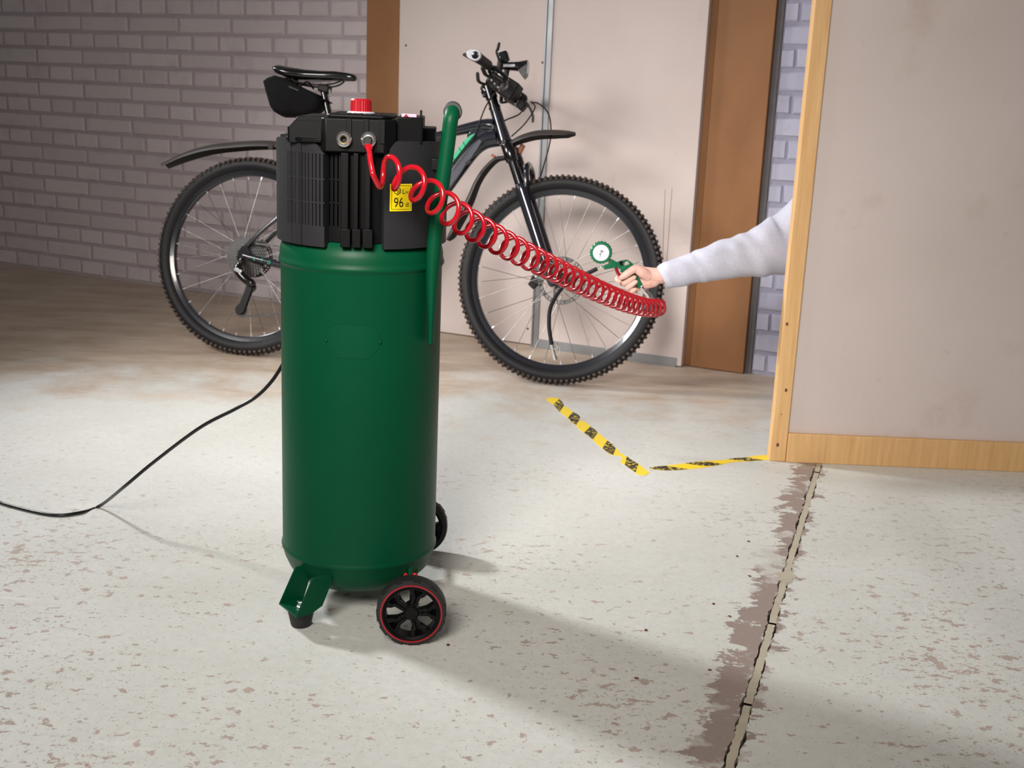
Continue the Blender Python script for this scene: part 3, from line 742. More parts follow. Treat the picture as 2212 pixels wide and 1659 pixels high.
def knob_mesh(c):
    b = MB(); n = 112
    for k in range(n):
        a = 2 * math.pi * k / n
        e = np.array([math.cos(a), 0, math.sin(a)]); t = np.array([-math.sin(a), 0, math.cos(a)])
        odd = k % 2
        rows = ((-.0255, .380, .55, .0085, .011), (.0255, .380, .55, -.0085 + .017, .011), (-.010 if odd else -.004, .3885, .0, .0095, .010), (.010 if odd else .004, .3885, .0, .0095, .010)) if True else ()
        for y, r, tilt, wy, wt in rows:
            sy = -1 if y < 0 else 1
            up = e * math.cos(tilt) + np.array([0, sy * math.sin(tilt), 0]); side = np.cross(t, up)
            R = np.column_stack([side, t, up])
            b.box(np.array(c) + e * (r - .0032) + np.array([0, y * (1.02 if odd else .96), 0]), (.010 if tilt else .0095, wt, .0085), R, .82)
    return b
def bike_wheel(x, name, front):
    c = np.array([x, 0, RW])
    prof = []
    for a in np.linspace(-118, 118, 15):
        aa = math.radians(a); prof.append((.3585 + .0275 * math.cos(aa), .0285 * math.sin(aa)))
    rim = MB().ringlathe([(.3340, -.0135), (.3360, -.0150), (.3360, .0150), (.3340, .0135), (.3200, .0125), (.3155, .0085), (.3145, 0), (.3155, -.0085), (.3200, -.0125)], 96, c, MY).build(name, M['rim_black'], bike, 40)
    prof = [(.3330, -.0120), (.3365, -.0160), (.3450, -.0235), (.3560, -.0280), (.3680, -.0272), (.3770, -.0215), (.3830, -.0120), (.3845, 0), (.3830, .0120), (.3770, .0215), (.3680, .0272), (.3560, .0280), (.3450, .0235), (.3365, .0160), (.3330, .0120)]
    MB().ringlathe(prof, 120, c, MY).build('tyre', M['tyre'], rim, 60)
    tag(knob_mesh(c).build('tread_knobs', M['tread'], rim, 0), 'brown dusty tread knobs', kind='stuff')
    # machined edge of the rim
    MB().ringlathe([(.3345, -.0152), (.3362, -.0158), (.3350, -.0146)], 96, c, MY).build('rim_edge', M['steel'], rim, 40)
    hub = MB().lathe([(.0, -.052), (.010, -.052), (.010, -.040), (.028, -.036), (.028, -.031), (.015, -.026), (.014, .026), (.030, .031), (.030, .036), (.012, .041), (.011, .052), (.0, .052)], 32, c, MY).build('hub', M['gloss_black'], rim, 30)
    n = 32
    for k in range(n):
        a = 2 * math.pi * (k + .5) / n; side = -1 if k % 2 else 1; cross = (1 if (k // 2) % 2 else -1) * math.radians(78)
        h = c + np.array([.0275 * math.cos(a + cross), side * .0335, .0275 * math.sin(a + cross)])
        e = c + np.array([.3160 * math.cos(a), side * .004, .3160 * math.sin(a)])
        MB().tube([h, e], .0011, 6).build('spoke', M['spoke_steel'], rim, 60)
        d = (h - e) / np.linalg.norm(h - e)
        MB().tube([e + d * -.002, e + d * .013], .0024, 6).build('nipple', M['silver'], rim, 40)
    return rim, c
fwheel, fc = bike_wheel(WB, 'front_wheel', True)
rwheel, rc = bike_wheel(0, 'rear_wheel', False)
# brake rotors on the far side
def rotor(c, y, wheel, R=.090):
    cc = c + np.array([0, y, 0]); b = MB(); fn = lambda u, v, w: cc + np.array([u, w, v])
    nseg = 40
    for r0, r1 in ((R - .0042, R), (R - .0165, R - .0125)):
        b.ringlathe([(r0, -.001), (r1, -.001), (r1, .001), (r0, .001)], 80, cc, MY)
    for k in range(nseg):
        a = 2 * math.pi * k / nseg; a2 = a + .06; w = .040
        if k % 8 == 0: w = .14
        q = [((R - .0135) * math.cos(a - w), (R - .0135) * math.sin(a - w)), ((R - .003) * math.cos(a2 - w), (R - .003) * math.sin(a2 - w)), ((R - .003) * math.cos(a2 + w), (R - .003) * math.sin(a2 + w)), ((R - .0135) * math.cos(a + w), (R - .0135) * math.sin(a + w))]
        b.prism(q, fn, -.001, .001)
    ro = b.build('brake_rotor', M['dark_steel'], wheel, 30)
    for k in range(5):
        a = 2 * math.pi * k / 5 + .2; sp = MB()
        pts = [(.020, 0), (.045, .18), (.062, .36), (R - .014, .42)]
        L = [(r * math.cos(a + d - .0045 / r), r * math.sin(a + d - .0045 / r)) for r, d in pts]; Rr = [(r * math.cos(a + d + .0045 / r), r * math.sin(a + d + .0045 / r)) for r, d in pts]
        for i in range(3): sp.prism([L[i], L[i + 1], Rr[i + 1], Rr[i]], fn, -.001, .001)
        sp.build('rotor_arm', M['dark_steel'], wheel, 30)
    MB().ringlathe([(.014, -.003), (.024, -.003), (.024, .003), (.014, .003)], 40, cc, MY).build('rotor_carrier', M['dark_steel'], wheel, 30)
rotor(fc, .043, fwheel); rotor(rc, .043, rwheel, .080)
# cassette on the near side of the rear hub
for k in range(9):
    R = .088 - .0075 * k; y = -.026 - .0042 * k; n = int(42 - 3.4 * k); b = MB(); out = []
    for i in range(n * 4):
        a = 2 * math.pi * i / (n * 4); out.append((R if i % 4 in (0, 1) else R - .0055, a))
    fn = lambda u, v, w: rc + np.array([u, w, v])
    ro_ = [(r * math.cos(a), r * math.sin(a)) for r, a in out]; ri = [((R - .016) * math.cos(a), (R - .016) * math.sin(a)) for r, a in out]
    for i in range(len(ro_)):
        j = (i + 1) % len(ro_); b.prism([ri[i], ro_[i], ro_[j], ri[j]], fn, y - .0009, y + .0009)
    b.build('sprocket', M['dark_steel'], rwheel, 0)
MB().lathe([(.060, -.001), (.060, .001), (.030, .028), (.020, .034), (.0, .034)], 40, rc + np.array([0, -.028, 0]), MY).build('cassette_body', M['dark_steel'], rwheel, 30)

# ---- frame
HT0, HT1 = P3(.9428, 1.0111), P3(.9925, .8894)
fr = MB().tube([HT0, HT0 * .5 + HT1 * .5, HT1 * .97 + HT0 * .03], [.0205, .0215, .0255], 24).build('head_tube', M['frame_black'], bike, 40)
for p, q, r in ((HT0, HT0 + (HT0 - HT1) * .05, .0225), (HT1, HT1 + (HT1 - HT0) * .05, .0275)): MB().tube([p, q], r, 24).build('headset_cup', M['gloss_black'], bike, 40)
SEAT = P3(.235, 1.10); BB = P3(.452, .335)
sd = np.array(P3(.2854, .963) - P3(.2601, 1.0419)); sd /= np.linalg.norm(sd)
ST_T = P3(.2601, 1.0419) + sd * .22; BB = P3(float((ST_T + sd * .46)[0]), .335)
MB().tube(spline([P3(.945, .945), P3(.90, .945), P3(.80, .9195), P3(.725, .8960), P3(.58, .866), P3(.42, .838), ST_T + P3(-.002, -.005)], 6), [.031 - .0125 * min(1, i / 14) for i in range(37)], 20, flat=[.9] * 37, up=(0, 0, 1)).build('top_tube', M['frame_black'], bike, 50)
dtp = spline([P3(.960, .905), P3(.912, .890), P3(.868, .852), P3(.815, .775), P3(.735, .655), P3(.60, .485), BB + P3(.005, .012)], 6)
MB().tube(dtp, [.036 - .003 * min(1, i / 10) for i in range(37)], 24, flat=[.80] * 37, up=(0, 1, 0)).build('down_tube', M['frame_black'], bike, 50)
# gusset web between top and down tube
b = MB(); b.prism([(.955, .955), (.860, .928), (.846, .905), (.852, .882), (.900, .878), (.960, .885)], lambda u, v, w: (u, w, v), -.017, .017); b.build('head_gusset', M['frame_black'], bike, 40, .006)
# green stripe and grey band on the near flank of the down tube
def flank(path, name, m, y0, wd_, parent):
    b = MB(); n = len(path)
    for i, (x, z, w) in enumerate(path):
        d = np.array(path[min(i + 1, n - 1)][:2]) - np.array(path[max(i - 1, 0)][:2]); d = d / np.linalg.norm(d); nn = np.array([-d[1], d[0]])
        for s in (-1, 1): b.v.append((x + nn[0] * w * s, y0, z + nn[1] * w * s))
    for i in range(n - 1): b.f.append((2 * i, 2 * i + 1, 2 * i + 3, 2 * i + 2))
    m_ = len(b.v); b.v += [(x, y0 + .012, z) for x, y, z in b.v]
    for i in range(n - 1):
        b.f.append((m_ + 2 * i + 2, m_ + 2 * i + 3, m_ + 2 * i + 1, m_ + 2 * i))
        for k in (0, 1): b.f.append((2 * i + k, 2 * i + 2 + k, m_ + 2 * i + 2 + k, m_ + 2 * i + k))
    return b.build(name, m, parent, 30)
dt = [o for o in bike.children if o.name.startswith('down_tube')][0]
gp_ = [(.8815, .9090, .0012), (.868, .8985, .0045), (.850, .8780, .0075), (.832, .8520, .0078), (.815, .8265, .0072), (.798, .8010, .0070), (.780, .7740, .0070), (.760, .744, .0068)]
flank(gp_, 'green_stripe', M['decal_green'], -.0300, 0, dt)
gy = [(.905, .885, .006), (.885, .860, .012), (.862, .828, .015), (.838, .792, .016), (.812, .752, .016), (.785, .711, .016), (.750, .660, .015)]
flank(gy, 'grey_band', M['frame_grey'], -.0293, 0, dt)
for k, (x, z) in enumerate(((.843, .868), (.829, .8475), (.806, .813))):
    MB().box((x, -.0303, z), (.0022, .002, .017), rotm('Y', math.radians(-35))).build('stripe_gap', M['frame_black'], dt, 0)
MB().tube([ST_T, BB], .0175, 20).build('seat_tube', M['frame_black'], bike, 40)
MB().tube([P3(.2601, 1.0419) - sd * .010, ST_T + sd * .03], .0135, 20).build('seat_post', M['gloss_black'], bike, 40)
MB().ringlathe([(.0135, -.008), (.021, -.008), (.021, .008), (.0135, .008)], 24, ST_T, np.column_stack([[0, 1, 0], np.cross(sd, [0, 1, 0]), sd])).build('seat_clamp', M['gloss_black'], bike, 30)
sst = ST_T + sd * .06
for s in (-1, 1):
    MB().tube(spline([P3(.0074, .420, s * .062), P3(.074, .492, s * .060), P3(.145, .5575, s * .055), P3(.25, .66, s * .040), sst + np.array([0, s * .018, 0])], 5), .0082, 12).build('seat_stay', M['frame_black'], bike, 50)
    cs = MB().tube(spline([P3(.005, .390, s * .064), P3(.035, .384, s * .064), P3(.10, .3735, s * .061), P3(.16, .3635, s * .056), P3(.28, .352, s * .046), BB + np.array([-.03, s * .034, 0])], 5), .0118, 14, flat=1.1).build('chain_stay', M['frame_black'], bike, 50)
    if s < 0:
        for ch, x, z in (('L', .0505, .3757), ('T', .0800, .3710), ('D', .1095, .3655)):
            text_mesh(ch, .0185, lambda u, v, x=x, z=z: np.array([x + u + v * .25, -.0768 + x * .012, z + v - u * .17]), 'frame_lettering', M['decal_green'], cs)
    b = MB(); b.prism([(-.020, .372), (.020, .368), (.034, .40), (.020, .430), (.0, .430), (-.016, .405)], lambda u, v, w: (u, w, v), s * .066 - .004, s * .066 + .004); b.build('dropout', M['gloss_black'], bike, 30, .002)
MB().lathe([(.021, -.037), (.021, .037)], 24, BB, MY).build('bottom_bracket', M['gloss_black'], bike, 30)
# chainring, cranks and pedals
b = MB(); n = 34; R = .072; pts_o = [((R if i % 4 in (0, 1) else R - .005) * np.array([math.cos(2 * math.pi * i / (4 * n)), math.sin(2 * math.pi * i / (4 * n))])) for i in range(4 * n)]
for i in range(4 * n):
    j = (i + 1) % (4 * n); b.prism([pts_o[i] * .80, pts_o[i], pts_o[j], pts_o[j] * .80], lambda u, v, w: BB + np.array([u, w, v]), -.048, -.045)
chr_ = b.build('chainring', M['dark_steel'], bike, 0)
for s, a in ((-1, math.radians(75)), (1, math.radians(255))):
    e = BB + np.array([.172 * math.cos(a), s * .075, .172 * math.sin(a)])
    cr = MB().tube([BB + np.array([0, s * .055, 0]), e], [.015, .011], 14, flat=.6, rcap=True).build('crank_arm', M['gloss_black'], bike, 40)
    MB().box(e + np.array([0, s * .055, 0]), (.09, .085, .018)).build('pedal', M['matte_black'], cr, 30, .004)
for k in range(4):
    a = math.pi / 2 * k + .3; MB().tube([BB + np.array([.012 * math.cos(a), -.047, .012 * math.sin(a)]), BB + np.array([.060 * math.cos(a), -.047, .060 * math.sin(a)])], .006, 8).build('spider_arm', M['gloss_black'], chr_, 40)
# rear derailleur and chain
D0, D1 = P3(.0, .345, -.080), P3(.018, .1760, -.078)
de = MB().tube(spline([P3(.006, .372, -.074), P3(-.004, .335, -.086), P3(.030, .300, -.092), P3(.058, .285, -.090)], 5), [.012] * 4 + [.0165] * 12, 12, rcap=True).build('rear_derailleur', M['gloss_black'], bike, 50)
MB().box(P3(.004, .330, -.100), (.034, .012, .018), rotm('Y', .4)).build('cover_plate', M['steel'], de, 30, .003)
for y in (-.090, -.074):
    b = MB(); b.prism([(.070, .292), (.046, .292), (.006, .178), (.020, .160), (.034, .172)], lambda u, v, w: (u, w, v), y - .0012, y + .0012); b.build('cage_plate', M['matte_black'], de, 30, .0005)
for x, z, r in ((.056, .270, .022), (.0190, .1790, .026)):
    b = MB(); n = 13; q = [((r if i % 2 else r - .005) * math.cos(2 * math.pi * i / (2 * n)), (r if i % 2 else r - .005) * math.sin(2 * math.pi * i / (2 * n))) for i in range(2 * n)]
    b.prism(q, lambda u, v, w: (x + u, w, z + v), -.084, -.079); b.build('jockey_wheel', M['matte_black'], de, 0)
def chain_run(path):
    b = MB(); P = spline(path, 40); L = 0; last = None; k = 0
    for i in range(len(P) - 1):
        if last is None or np.linalg.norm(P[i] - last) >= .0127:
            d = P[i + 1] - P[i]; d /= np.linalg.norm(d); last = P[i]; k += 1
            sd_ = np.cross(d, [0, 0, 1]); sd_ /= np.linalg.norm(sd_); R = np.column_stack([d, sd_, np.cross(sd_, d) * -1])
            for sy in (-1, 1): b.box(P[i] + sd_ * sy * (.003 if k % 2 else .0018), (.0145, .0011, .0082), R)
            b.tube([P[i] - sd_ * .0036, P[i] + sd_ * .0036], .0026, 6)
    return b
ch = chain_run([P3(.022, .1545, -.081), P3(.10, .1660, -.075), P3(.1843, .1803, -.068), P3(.35, .225, -.055), BB + P3(.0, -.0715, -.0465)])
c2 = chain_run([P3(.004, .442, -.050), P3(.2, .432, -.049), BB + P3(.0, .0715, -.0465)]); ch.add(c2.v, c2.f)
ch.build('chain', M['dark_steel'], bike, 30)
# ---- fork
fd = P3(1.1837, .4722) - P3(1.0852, .7038); fd /= np.linalg.norm(fd)
def legpt(z, s): t = (z - .7038) / fd[2]; return P3(1.0852, .7038) + fd * t + np.array([0, s * .062, 0])
b = MB(); b.tube(spline([legpt(.838, -1), legpt(.862, -.7), P3(1.006, .868), legpt(.862, .7), legpt(.838, 1)], 6), .0225, 18, flat=.95, rcap=True)
fork = b.build('fork_crown', M['gloss_black'], bike, 50)
for s in (-1, 1):
    MB().tube([legpt(.872, s), legpt(.868, s), legpt(.812, s), legpt(.808, s)], [.020, .0235, .0230, .020], 24).build('crown_sleeve', M['gloss_black'], bike, 40)
    MB().tube([legpt(.87, s), legpt(.69, s)], .0165, 24).build('stanchion', M['gloss_black'], bike, 40)
    MB().tube([legpt(.722, s), legpt(.718, s), legpt(.706, s), legpt(.690, s), legpt(.60, s), legpt(.48, s), legpt(.40, s), legpt(.372, s)], [.0185, .0235, .0245, .0225, .0225, .0210, .0170, .0125], 24, rcap=True).build('fork_leg', M['frame_black'], bike, 40)
    MB().tube([legpt(.392, s), np.array([WB, s * .062, RW])], [.014, .0125], 14, rcap=True).build('axle_lug', M['frame_black'], bike, 40)
ar = [legpt(.715, -1) + P3(.018, .0), legpt(.755, -1) + P3(.035, 0), legpt(.790, -.75) + P3(.046, .0), legpt(.806, 0) + P3(.050, .0), legpt(.790, .75) + P3(.046, 0), legpt(.755, 1) + P3(.035, 0), legpt(.715, 1) + P3(.018, 0)]
MB().tube(spline(ar, 6), .0135, 14, flat=.8, up=(1, 0, 0)).build('fork_arch', M['frame_black'], bike, 50)
b = MB(); b.box(P3(1.150, .392, .058), (.045, .030, .050), rotm('Y', math.radians(20))); b.box(P3(1.135, .370, .056), (.030, .022, .030), rotm('Y', math.radians(40)))
cal = b.build('brake_caliper', M['matte_black'], bike, 30, .004)
MB().tube([P3(1.147, .40, .040), P3(1.147, .40, .030)], .006, 10).build('caliper_bolt', M['steel'], cal, 40)
# ---- cockpit
u0 = HT0 + (HT0 - HT1) / np.linalg.norm(HT0 - HT1) * .09
MB().tube([HT0, u0], .0190, 22).build('steerer_spacers', M['gloss_black'], bike, 40)
BC = P3(.968, 1.108)
stem = MB().tube([u0 + P3(-.003, -.022), BC + P3(-.012, -.004)], [.0215, .0185], 18, rcap=True).build('stem', M['gloss_black'], bike, 40)
MB().tube([u0 - (HT0 - HT1) * .40, u0 + (HT0 - HT1) * .06], .0225, 22).build('stem_clamp', M['gloss_black'], bike, 40)
for z in (1.082, 1.055):
    MB().sphere(P3(.8905 + (1.082 - z) * .41, z, -.010), .0085, 12, 8).build('stem_bolt', M['gloss_black'], stem)
bar = [P3(.953, 1.116, -.365), P3(.963, 1.118, -.22), P3(.970, 1.112, -.10), P3(.968, 1.108, -.04), P3(.968, 1.108, .04), P3(.970, 1.112, .10), P3(.963, 1.118, .22), P3(.953, 1.116, .365)]
MB().tube(spline(bar, 5), [.0111 + (.0048 if 15 <= i <= 20 else 0) for i in range(36)], 18).build('handlebar', M['gloss_black'], bike, 50)
for s in (-1, 1):
    g0, g1 = P3(.955, 1.1163, s * .372), P3(.9625, 1.1180, s * .232)
    gr = MB().tube([g0 + (g1 - g0) * t for t in (0, .04, .5, .96, 1)], [.0165, .0175, .0172, .0178, .0165], 24).build('grip', M['matte_black'], bike, 40)
    # flared palm wing pointing back
    w = MB(); rings = []
    for t, ext, th in ((.02, .032, .0085), (.25, .030, .0080), (.55, .016, .0095), (.80, .004, .012)):
        cpt = g0 + (g1 - g0) * t
        rings.append([cpt + np.array([-(.006 + ext * .5) + (.012 + ext * .55) * math.cos(a), 0, ext * .12 + th * math.sin(a)]) for a in np.linspace(0, 2 * math.pi, 17)[:-1]])
    w.loft(rings); w.build('palm_wing', M['matte_black'], gr, 50)
    # silver end clamp with dark plug
    cl = MB(); rg = []
    for dy, k in ((0, .98), (.002, 1.06), (.010, 1.06), (.012, 1.0)):
        cpt = g0 - (g1 - g0) / np.linalg.norm(g1 - g0) * (.014 - dy)
        ring = []
        for a in np.linspace(0, 2 * math.pi, 33)[:-1]:
            r = .0178 * k + (.0135 * k * max(0, math.cos(a - math.radians(168))) ** 3)
            ring.append(cpt + np.array([r * math.cos(a), 0, r * math.sin(a)]))
        rg.append(ring)
    cl.loft(rg); cl.build('end_clamp', M['silver'], gr, 40)
    cpt = g0 - (g1 - g0) / np.linalg.norm(g1 - g0) * .0145
    MB().lathe([(.0130, -.004), (.0130, .0008), (.0115, .0016), (.0095, .0010), (.0, .0012)], 28, cpt, MY if s < 0 else np.column_stack([[1, 0, 0], [0, 0, -1], [0, 1, 0]])).build('bar_plug', M['gloss_black'], gr, 30)
    # brake lever: clamp body and long blade
    lb_ = MB().tube(spline([P3(.968, 1.112, s * .175), P3(.988, 1.100, s * .178), P3(1.010, 1.086, s * .172)], 4), [.0205] * 3 + [.018] * 6, 12, rcap=True).build('brake_master', M['gloss_black'], bike, 50)
    MB().tube(spline([P3(1.006, 1.086, s * .176), P3(1.028, 1.062, s * .200), P3(1.036, 1.038, s * .250), P3(1.030, 1.020, s * .290)], 6), [.008] * 6 + [.006] * 13, 10, flat=.65, rcap=True).build('brake_lever', M['gloss_black'], lb_, 50)
    sh = MB().box(P3(.976, 1.082, s * .150), (.056, .056, .052), rotm('Y', math.radians(25))).build('shifter', M['gloss_black'], bike, 30, .008)
    MB().tube(spline([P3(.970, 1.070, s * .150), P3(.940, 1.066, s * .160), P3(.921, 1.070, s * .185), P3(.917, 1.094, s * .195)], 5), [.0075] * 16, 10, flat=.6, rcap=True).build('shift_paddle', M['matte_black'], sh, 50)
    MB().tube(spline([P3(.968, 1.090, s * .165), P3(.945, 1.094, s * .180), P3(.935, 1.112, s * .195)], 5), [.0085] * 6 + [.010] * 5, 10, flat=.6, rcap=True).build('shift_paddle', M['matte_black'], sh, 50)
    for k in range(3): MB().sphere(P3(.966 + .013 * k, 1.078 - .012 * k, s * .150 - .027), .0052, 8, 6).build('shifter_bolt', M['steel'], sh)
# head light on the bar, bell and display bracket
hl = MB(); rings = []
for x, hy, hz, dz in ((.962, .016, .010, .0), (.975, .019, .0125, .0), (1.010, .020, .014, .0), (1.030, .021, .016, -.001), (1.050, .022, .022, -.004), (1.062, .023, .026, -.006)):
    rings.append([P3(x, 1.1600 + dz + hz * sz + (x - .96) * .05, hy * sy - .03) for sy, sz in ((-1, -.7), (-1, .7), (-.6, 1), (.6, 1), (1, .7), (1, -.7), (.6, -1), (-.6, -1))])
hl.loft(rings); hlo = hl.build('head_light', M['gloss_black'], bike, 30, .002)
MB().box(P3(.992, 1.160, -.0512), (.052, .002, .010), rotm('Y', -.05)).build('silver_flank', M['silver'], hlo, 30, .0006)
MB().box(P3(.995, 1.1755, -.03), (.048, .026, .002), rotm('Y', -.05)).build('silver_top', M['silver'], hlo, 30, .0006)
MB().box(P3(1.0632, 1.156, -.03), (.003, .036, .040)).build('light_lens', M['lens'], hlo, 30, .001)
MB().add([P3(1.030, 1.145, -.054), P3(1.052, 1.118, -.050), P3(1.062, 1.132, -.052), P3(1.064, 1.17, -.053), P3(1.030, 1.145, -.006), P3(1.052, 1.118, -.010), P3(1.062, 1.132, -.008), P3(1.064, 1.17, -.007)], [(0, 1, 2, 3), (7, 6, 5, 4), (0, 4, 5, 1), (1, 5, 6, 2), (2, 6, 7, 3), (3, 7, 4, 0)]).build('light_chin', M['gloss_black'], hlo, 30, .001)
MB().tube([P3(.985, 1.150, -.03), P3(.980, 1.112, -.03)], .010, 12).build('light_mount', M['matte_black'], hlo, 40)
be = MB().box(P3(.985, 1.178, -.10), (.038, .034, .040), rotm('Y', -.35)).build('bike_computer', M['gloss_black'], bike, 30, .008)
MB().box(P3(.9775, 1.196, -.10), (.022, .026, .002), rotm('Y', -.35)).build('computer_screen', M['silver'], be, 30, .0005)
MB().tube(spline([P3(.968, 1.17, -.105), P3(.958, 1.195, -.108), P3(.962, 1.205, -.108), P3(.965, 1.222, -.108)], 5), [.006] * 8 + [.008] * 8, 10, flat=.7, rcap=True).build('bell_lever', M['matte_black'], be, 50)
MB().tube([P3(.975, 1.165, -.10), P3(.970, 1.112, -.10)], .012, 12).build('computer_mount', M['matte_black'], be, 40)
b = MB(); b.box(P3(.996, 1.080, -.01), (.066, .085, .070), rotm('Y', .5)); b.box(P3(1.035, 1.035, .05), (.030, .05, .035), rotm('Y', .6)); b.build('cable_bracket', M['matte_black'], bike, 30, .006)
# ---- cables and hoses
def cable(pts, name='brake_hose', r=.0027): return MB().tube(spline(pts, 8), r, 8).build(name, M['matte_black'], bike, 60)
cable([P3(1.0, 1.085, -.12), P3(.975, 1.065, -.10), P3(.922, 1.008, -.055), P3(.893, .926, -.045), P3(.874, .88, -.043), P3(.80, .770, -.040)])
cable([P3(1.005, .872, -.030), P3(.955, .862, -.045), P3(.915, .842, -.045), P3(.868, .800, -.045), P3(.845, .762, -.040), P3(.795, .682, -.036), P3(.70, .56, -.034)], 'dropper_cable')
MB().box(P3(.8700, .7985, -.045), (.013, .010, .022), rotm('Y', .9)).build('cable_clip', M['matte_black'], bike, 30, .001)
cable([P3(1.02, 1.07, .15), P3(1.032, 1.045, .10), P3(1.025, 1.005, .06), P3(.9872, .9718, .01), P3(.975, .955, -.01)], 'shift_cable')
cable([P3(1.04, 1.075, .18), P3(1.070, 1.048, .12), P3(1.0745, 1.005, .05), P3(1.055, .955, .01), P3(1.0176, .9079, -.01)], 'shift_cable')
cable([P3(1.04, 1.078, .20), P3(1.08, 1.062, .14), P3(1.1335, 1.016, .06), P3(1.1563, .9556, .03), P3(1.156, .89, .03), P3(1.126, .767, .055), P3(1.105, .70, .085), P3(1.13, .60, .088), P3(1.16, .50, .082), P3(1.152, .42, .070)])
# ---- mudguards
def guard(path, hw, name, thick=.0022, sag=.35):
    b = MB(); P = spline([P3(x, z) for x, z in path], 6); n = len(P); K = 11
    W = np.interp(np.linspace(0, 1, n), np.linspace(0, 1, len(hw)), hw)
    for L in (0, 1):
        for i in range(n):
            d = P[min(i + 1, n - 1)] - P[max(i - 1, 0)]; d /= np.linalg.norm(d); nn = np.array([-d[2], 0, d[0]])
            if nn[2] < 0 and abs(d[0]) > .3: nn = -nn
            for k in range(K):
                t = -1 + 2 * k / (K - 1); y = W[i] * t; drop = W[i] * sag * t * t
                b.v.append(tuple(P[i] + np.array([0, y, 0]) - nn * (drop + L * thick)))
    o = n * K
    for i in range(n - 1):
        for k in range(K - 1):
            a = i * K + k; b.f.append((a, a + 1, a + K + 1, a + K)); b.f.append((o + a, o + a + K, o + a + K + 1, o + a + 1))
        for k in (0, K - 1): a = i * K + k; b.f.append((a, a + K, o + a + K, o + a))
    for i in (0, n - 1):
        for k in range(K - 1): a = i * K + k; b.f.append((a, a + 1, o + a + 1, o + a))
    return b.build(name, M['fender'], bike, 60)
guard([(1.256, .937), (1.225, .9415), (1.170, .9420), (1.110, .9360), (1.055, .9180), (1.010, .892)], [.016, .036, .044, .044, .040, .030], 'front_mudguard', sag=.55)
rg_ = guard([(.998, .838), (.957, .828), (.914, .783), (.886, .732), (.864, .672), (.838, .612), (.805, .535), (.795, .510)], [.024, .030, .034, .036, .042, .046, .040, .020], 'front_mudguard', sag=.45)
MB().box(P3(.9530, .8335, -.002), (.016, .012, .010), rotm('Y', .5)).build('guard_clip', M['orange'], rg_, 30, .002)
MB().box(P3(1.046, .872, .045), (.018, .016, .036), rotm('Y', .4)).build('guard_strap', M['orange'], bike, 30, .003)
rmg = guard([(-.40, .735), (-.30, .785), (-.20, .817), (-.0933, .834), (.0116, .8455), (.0894, .8455), (.17, .835), (.25, .815)], [.030, .042, .045, .045, .045, .042, .034, .02], 'rear_mudguard', sag=.6)
MB().tube([P3(.078, .816, -.040), P3(.078, .816, -.052)], .010, 14).build('guard_bolt', M['matte_black'], rmg, 40)
MB().tube([P3(.22, .822), ST_T + sd * .02], .010, 12).build('guard_arm', M['matte_black'], rmg, 40)
# ---- saddle
sad = MB(); rings = []
S = [(.0669, 1.1235, .062, .012), (.080, 1.1205, .070, .022), (.1276, 1.1120, .072, .024), (.19, 1.1065, .060, .023), (.25, 1.1065, .040, .021), (.3029, 1.1085, .027, .020), (.35, 1.1065, .022, .0175), (.378, 1.1040, .018, .014), (.388, 1.1025, .009, .008)]
for x, z, w, h in S:
    ring = []
    for k in range(20):
        a = 2 * math.pi * k / 20; ca, sa = math.cos(a), math.sin(a)
        yy = w * np.sign(ca) * abs(ca) ** .7; zz = (h * .75 if sa > 0 else h * (1.0)) * np.sign(sa) * abs(sa) ** .8 - (.010 * (abs(yy) / .07) ** 2 if w > .03 else 0)
        ring.append(P3(x, z + zz, yy))
    rings.append(ring)
sad.loft(rings); sado = sad.build('saddle', M['gloss_black'], bike, 60)
for s in (-1, 1):
    MB().tube(spline([P3(.345, 1.098, s * .006), P3(.315, 1.078, s * .018), P3(.27, 1.068, s * .022), P3(.19, 1.068, s * .022), P3(.13, 1.082, s * .030), P3(.085, 1.108, s * .036)], 5), .0035, 8).build('saddle_rail', M['matte_black'], sado, 60)
MB().box(P3(.262, 1.056, 0), (.045, .042, .030), rotm('Y', .2)).build('post_clamp', M['matte_black'], sado, 30, .006)
MB().tube([P3(.286, 1.052, -.012), P3(.290, 1.025, -.014)], .004, 8).build('clamp_bolt', M['steel'], sado, 40)
bpy.context.view_layer.update()
# ---- saddle bag hanging under the saddle (a thing of its own)
MBK = np.array(bike.matrix_world)
def bw_(p): return (MBK @ np.append(np.array(p, float), 1))[:3]
bagc = bw_((.15, 0, .945))
bag = thing('saddle_bag', bagc, 'black wedge-shaped saddle bag strapped under the bicycle saddle', 'bag', world_verts=True)
outl = [(.040, 1.082), (.0225, 1.068), (.036, 1.030), (.058, .975), (.075, .954), (.092, .9455), (.145, .9470), (.200, .9490), (.2305, .9570), (.252, .975), (.262, 1.000), (.250, 1.028), (.215, 1.040), (.165, 1.060), (.115, 1.083), (.07, 1.092)]
bg = MB(); rings = []; ctr = np.array([.13, 1.01])
for y, k in ((-.060, .80), (-.055, .93), (-.040, 1.0), (0, 1.02), (.040, 1.0), (.055, .93), (.060, .80)):
    kk = lambda u: 1.0 - .25 * max(0, (u - .1) / .16)
    rings.append([bw_(P3(ctr[0] + (u - ctr[0]) * k, ctr[1] + (v - ctr[1]) * k, y * kk(u))) for u, v in outl])
bg.loft(rings); bgo = bg.build('pouch', M['fabric_black'], bag, 50)
MB().box(bw_(P3(.158, 1.0415, -.056)), (.040, .004, .006), rotm('Y', .35)).build('buckle', M['grip_rubber'], bag, 30, .001)
def bstrap(pts, nm='strap'): 
    return MB().tube([bw_(p) for p in spline([P3(*q) for q in pts], 5)], .008, 10, flat=.35).build(nm, M['fabric_black'], bag, 50)
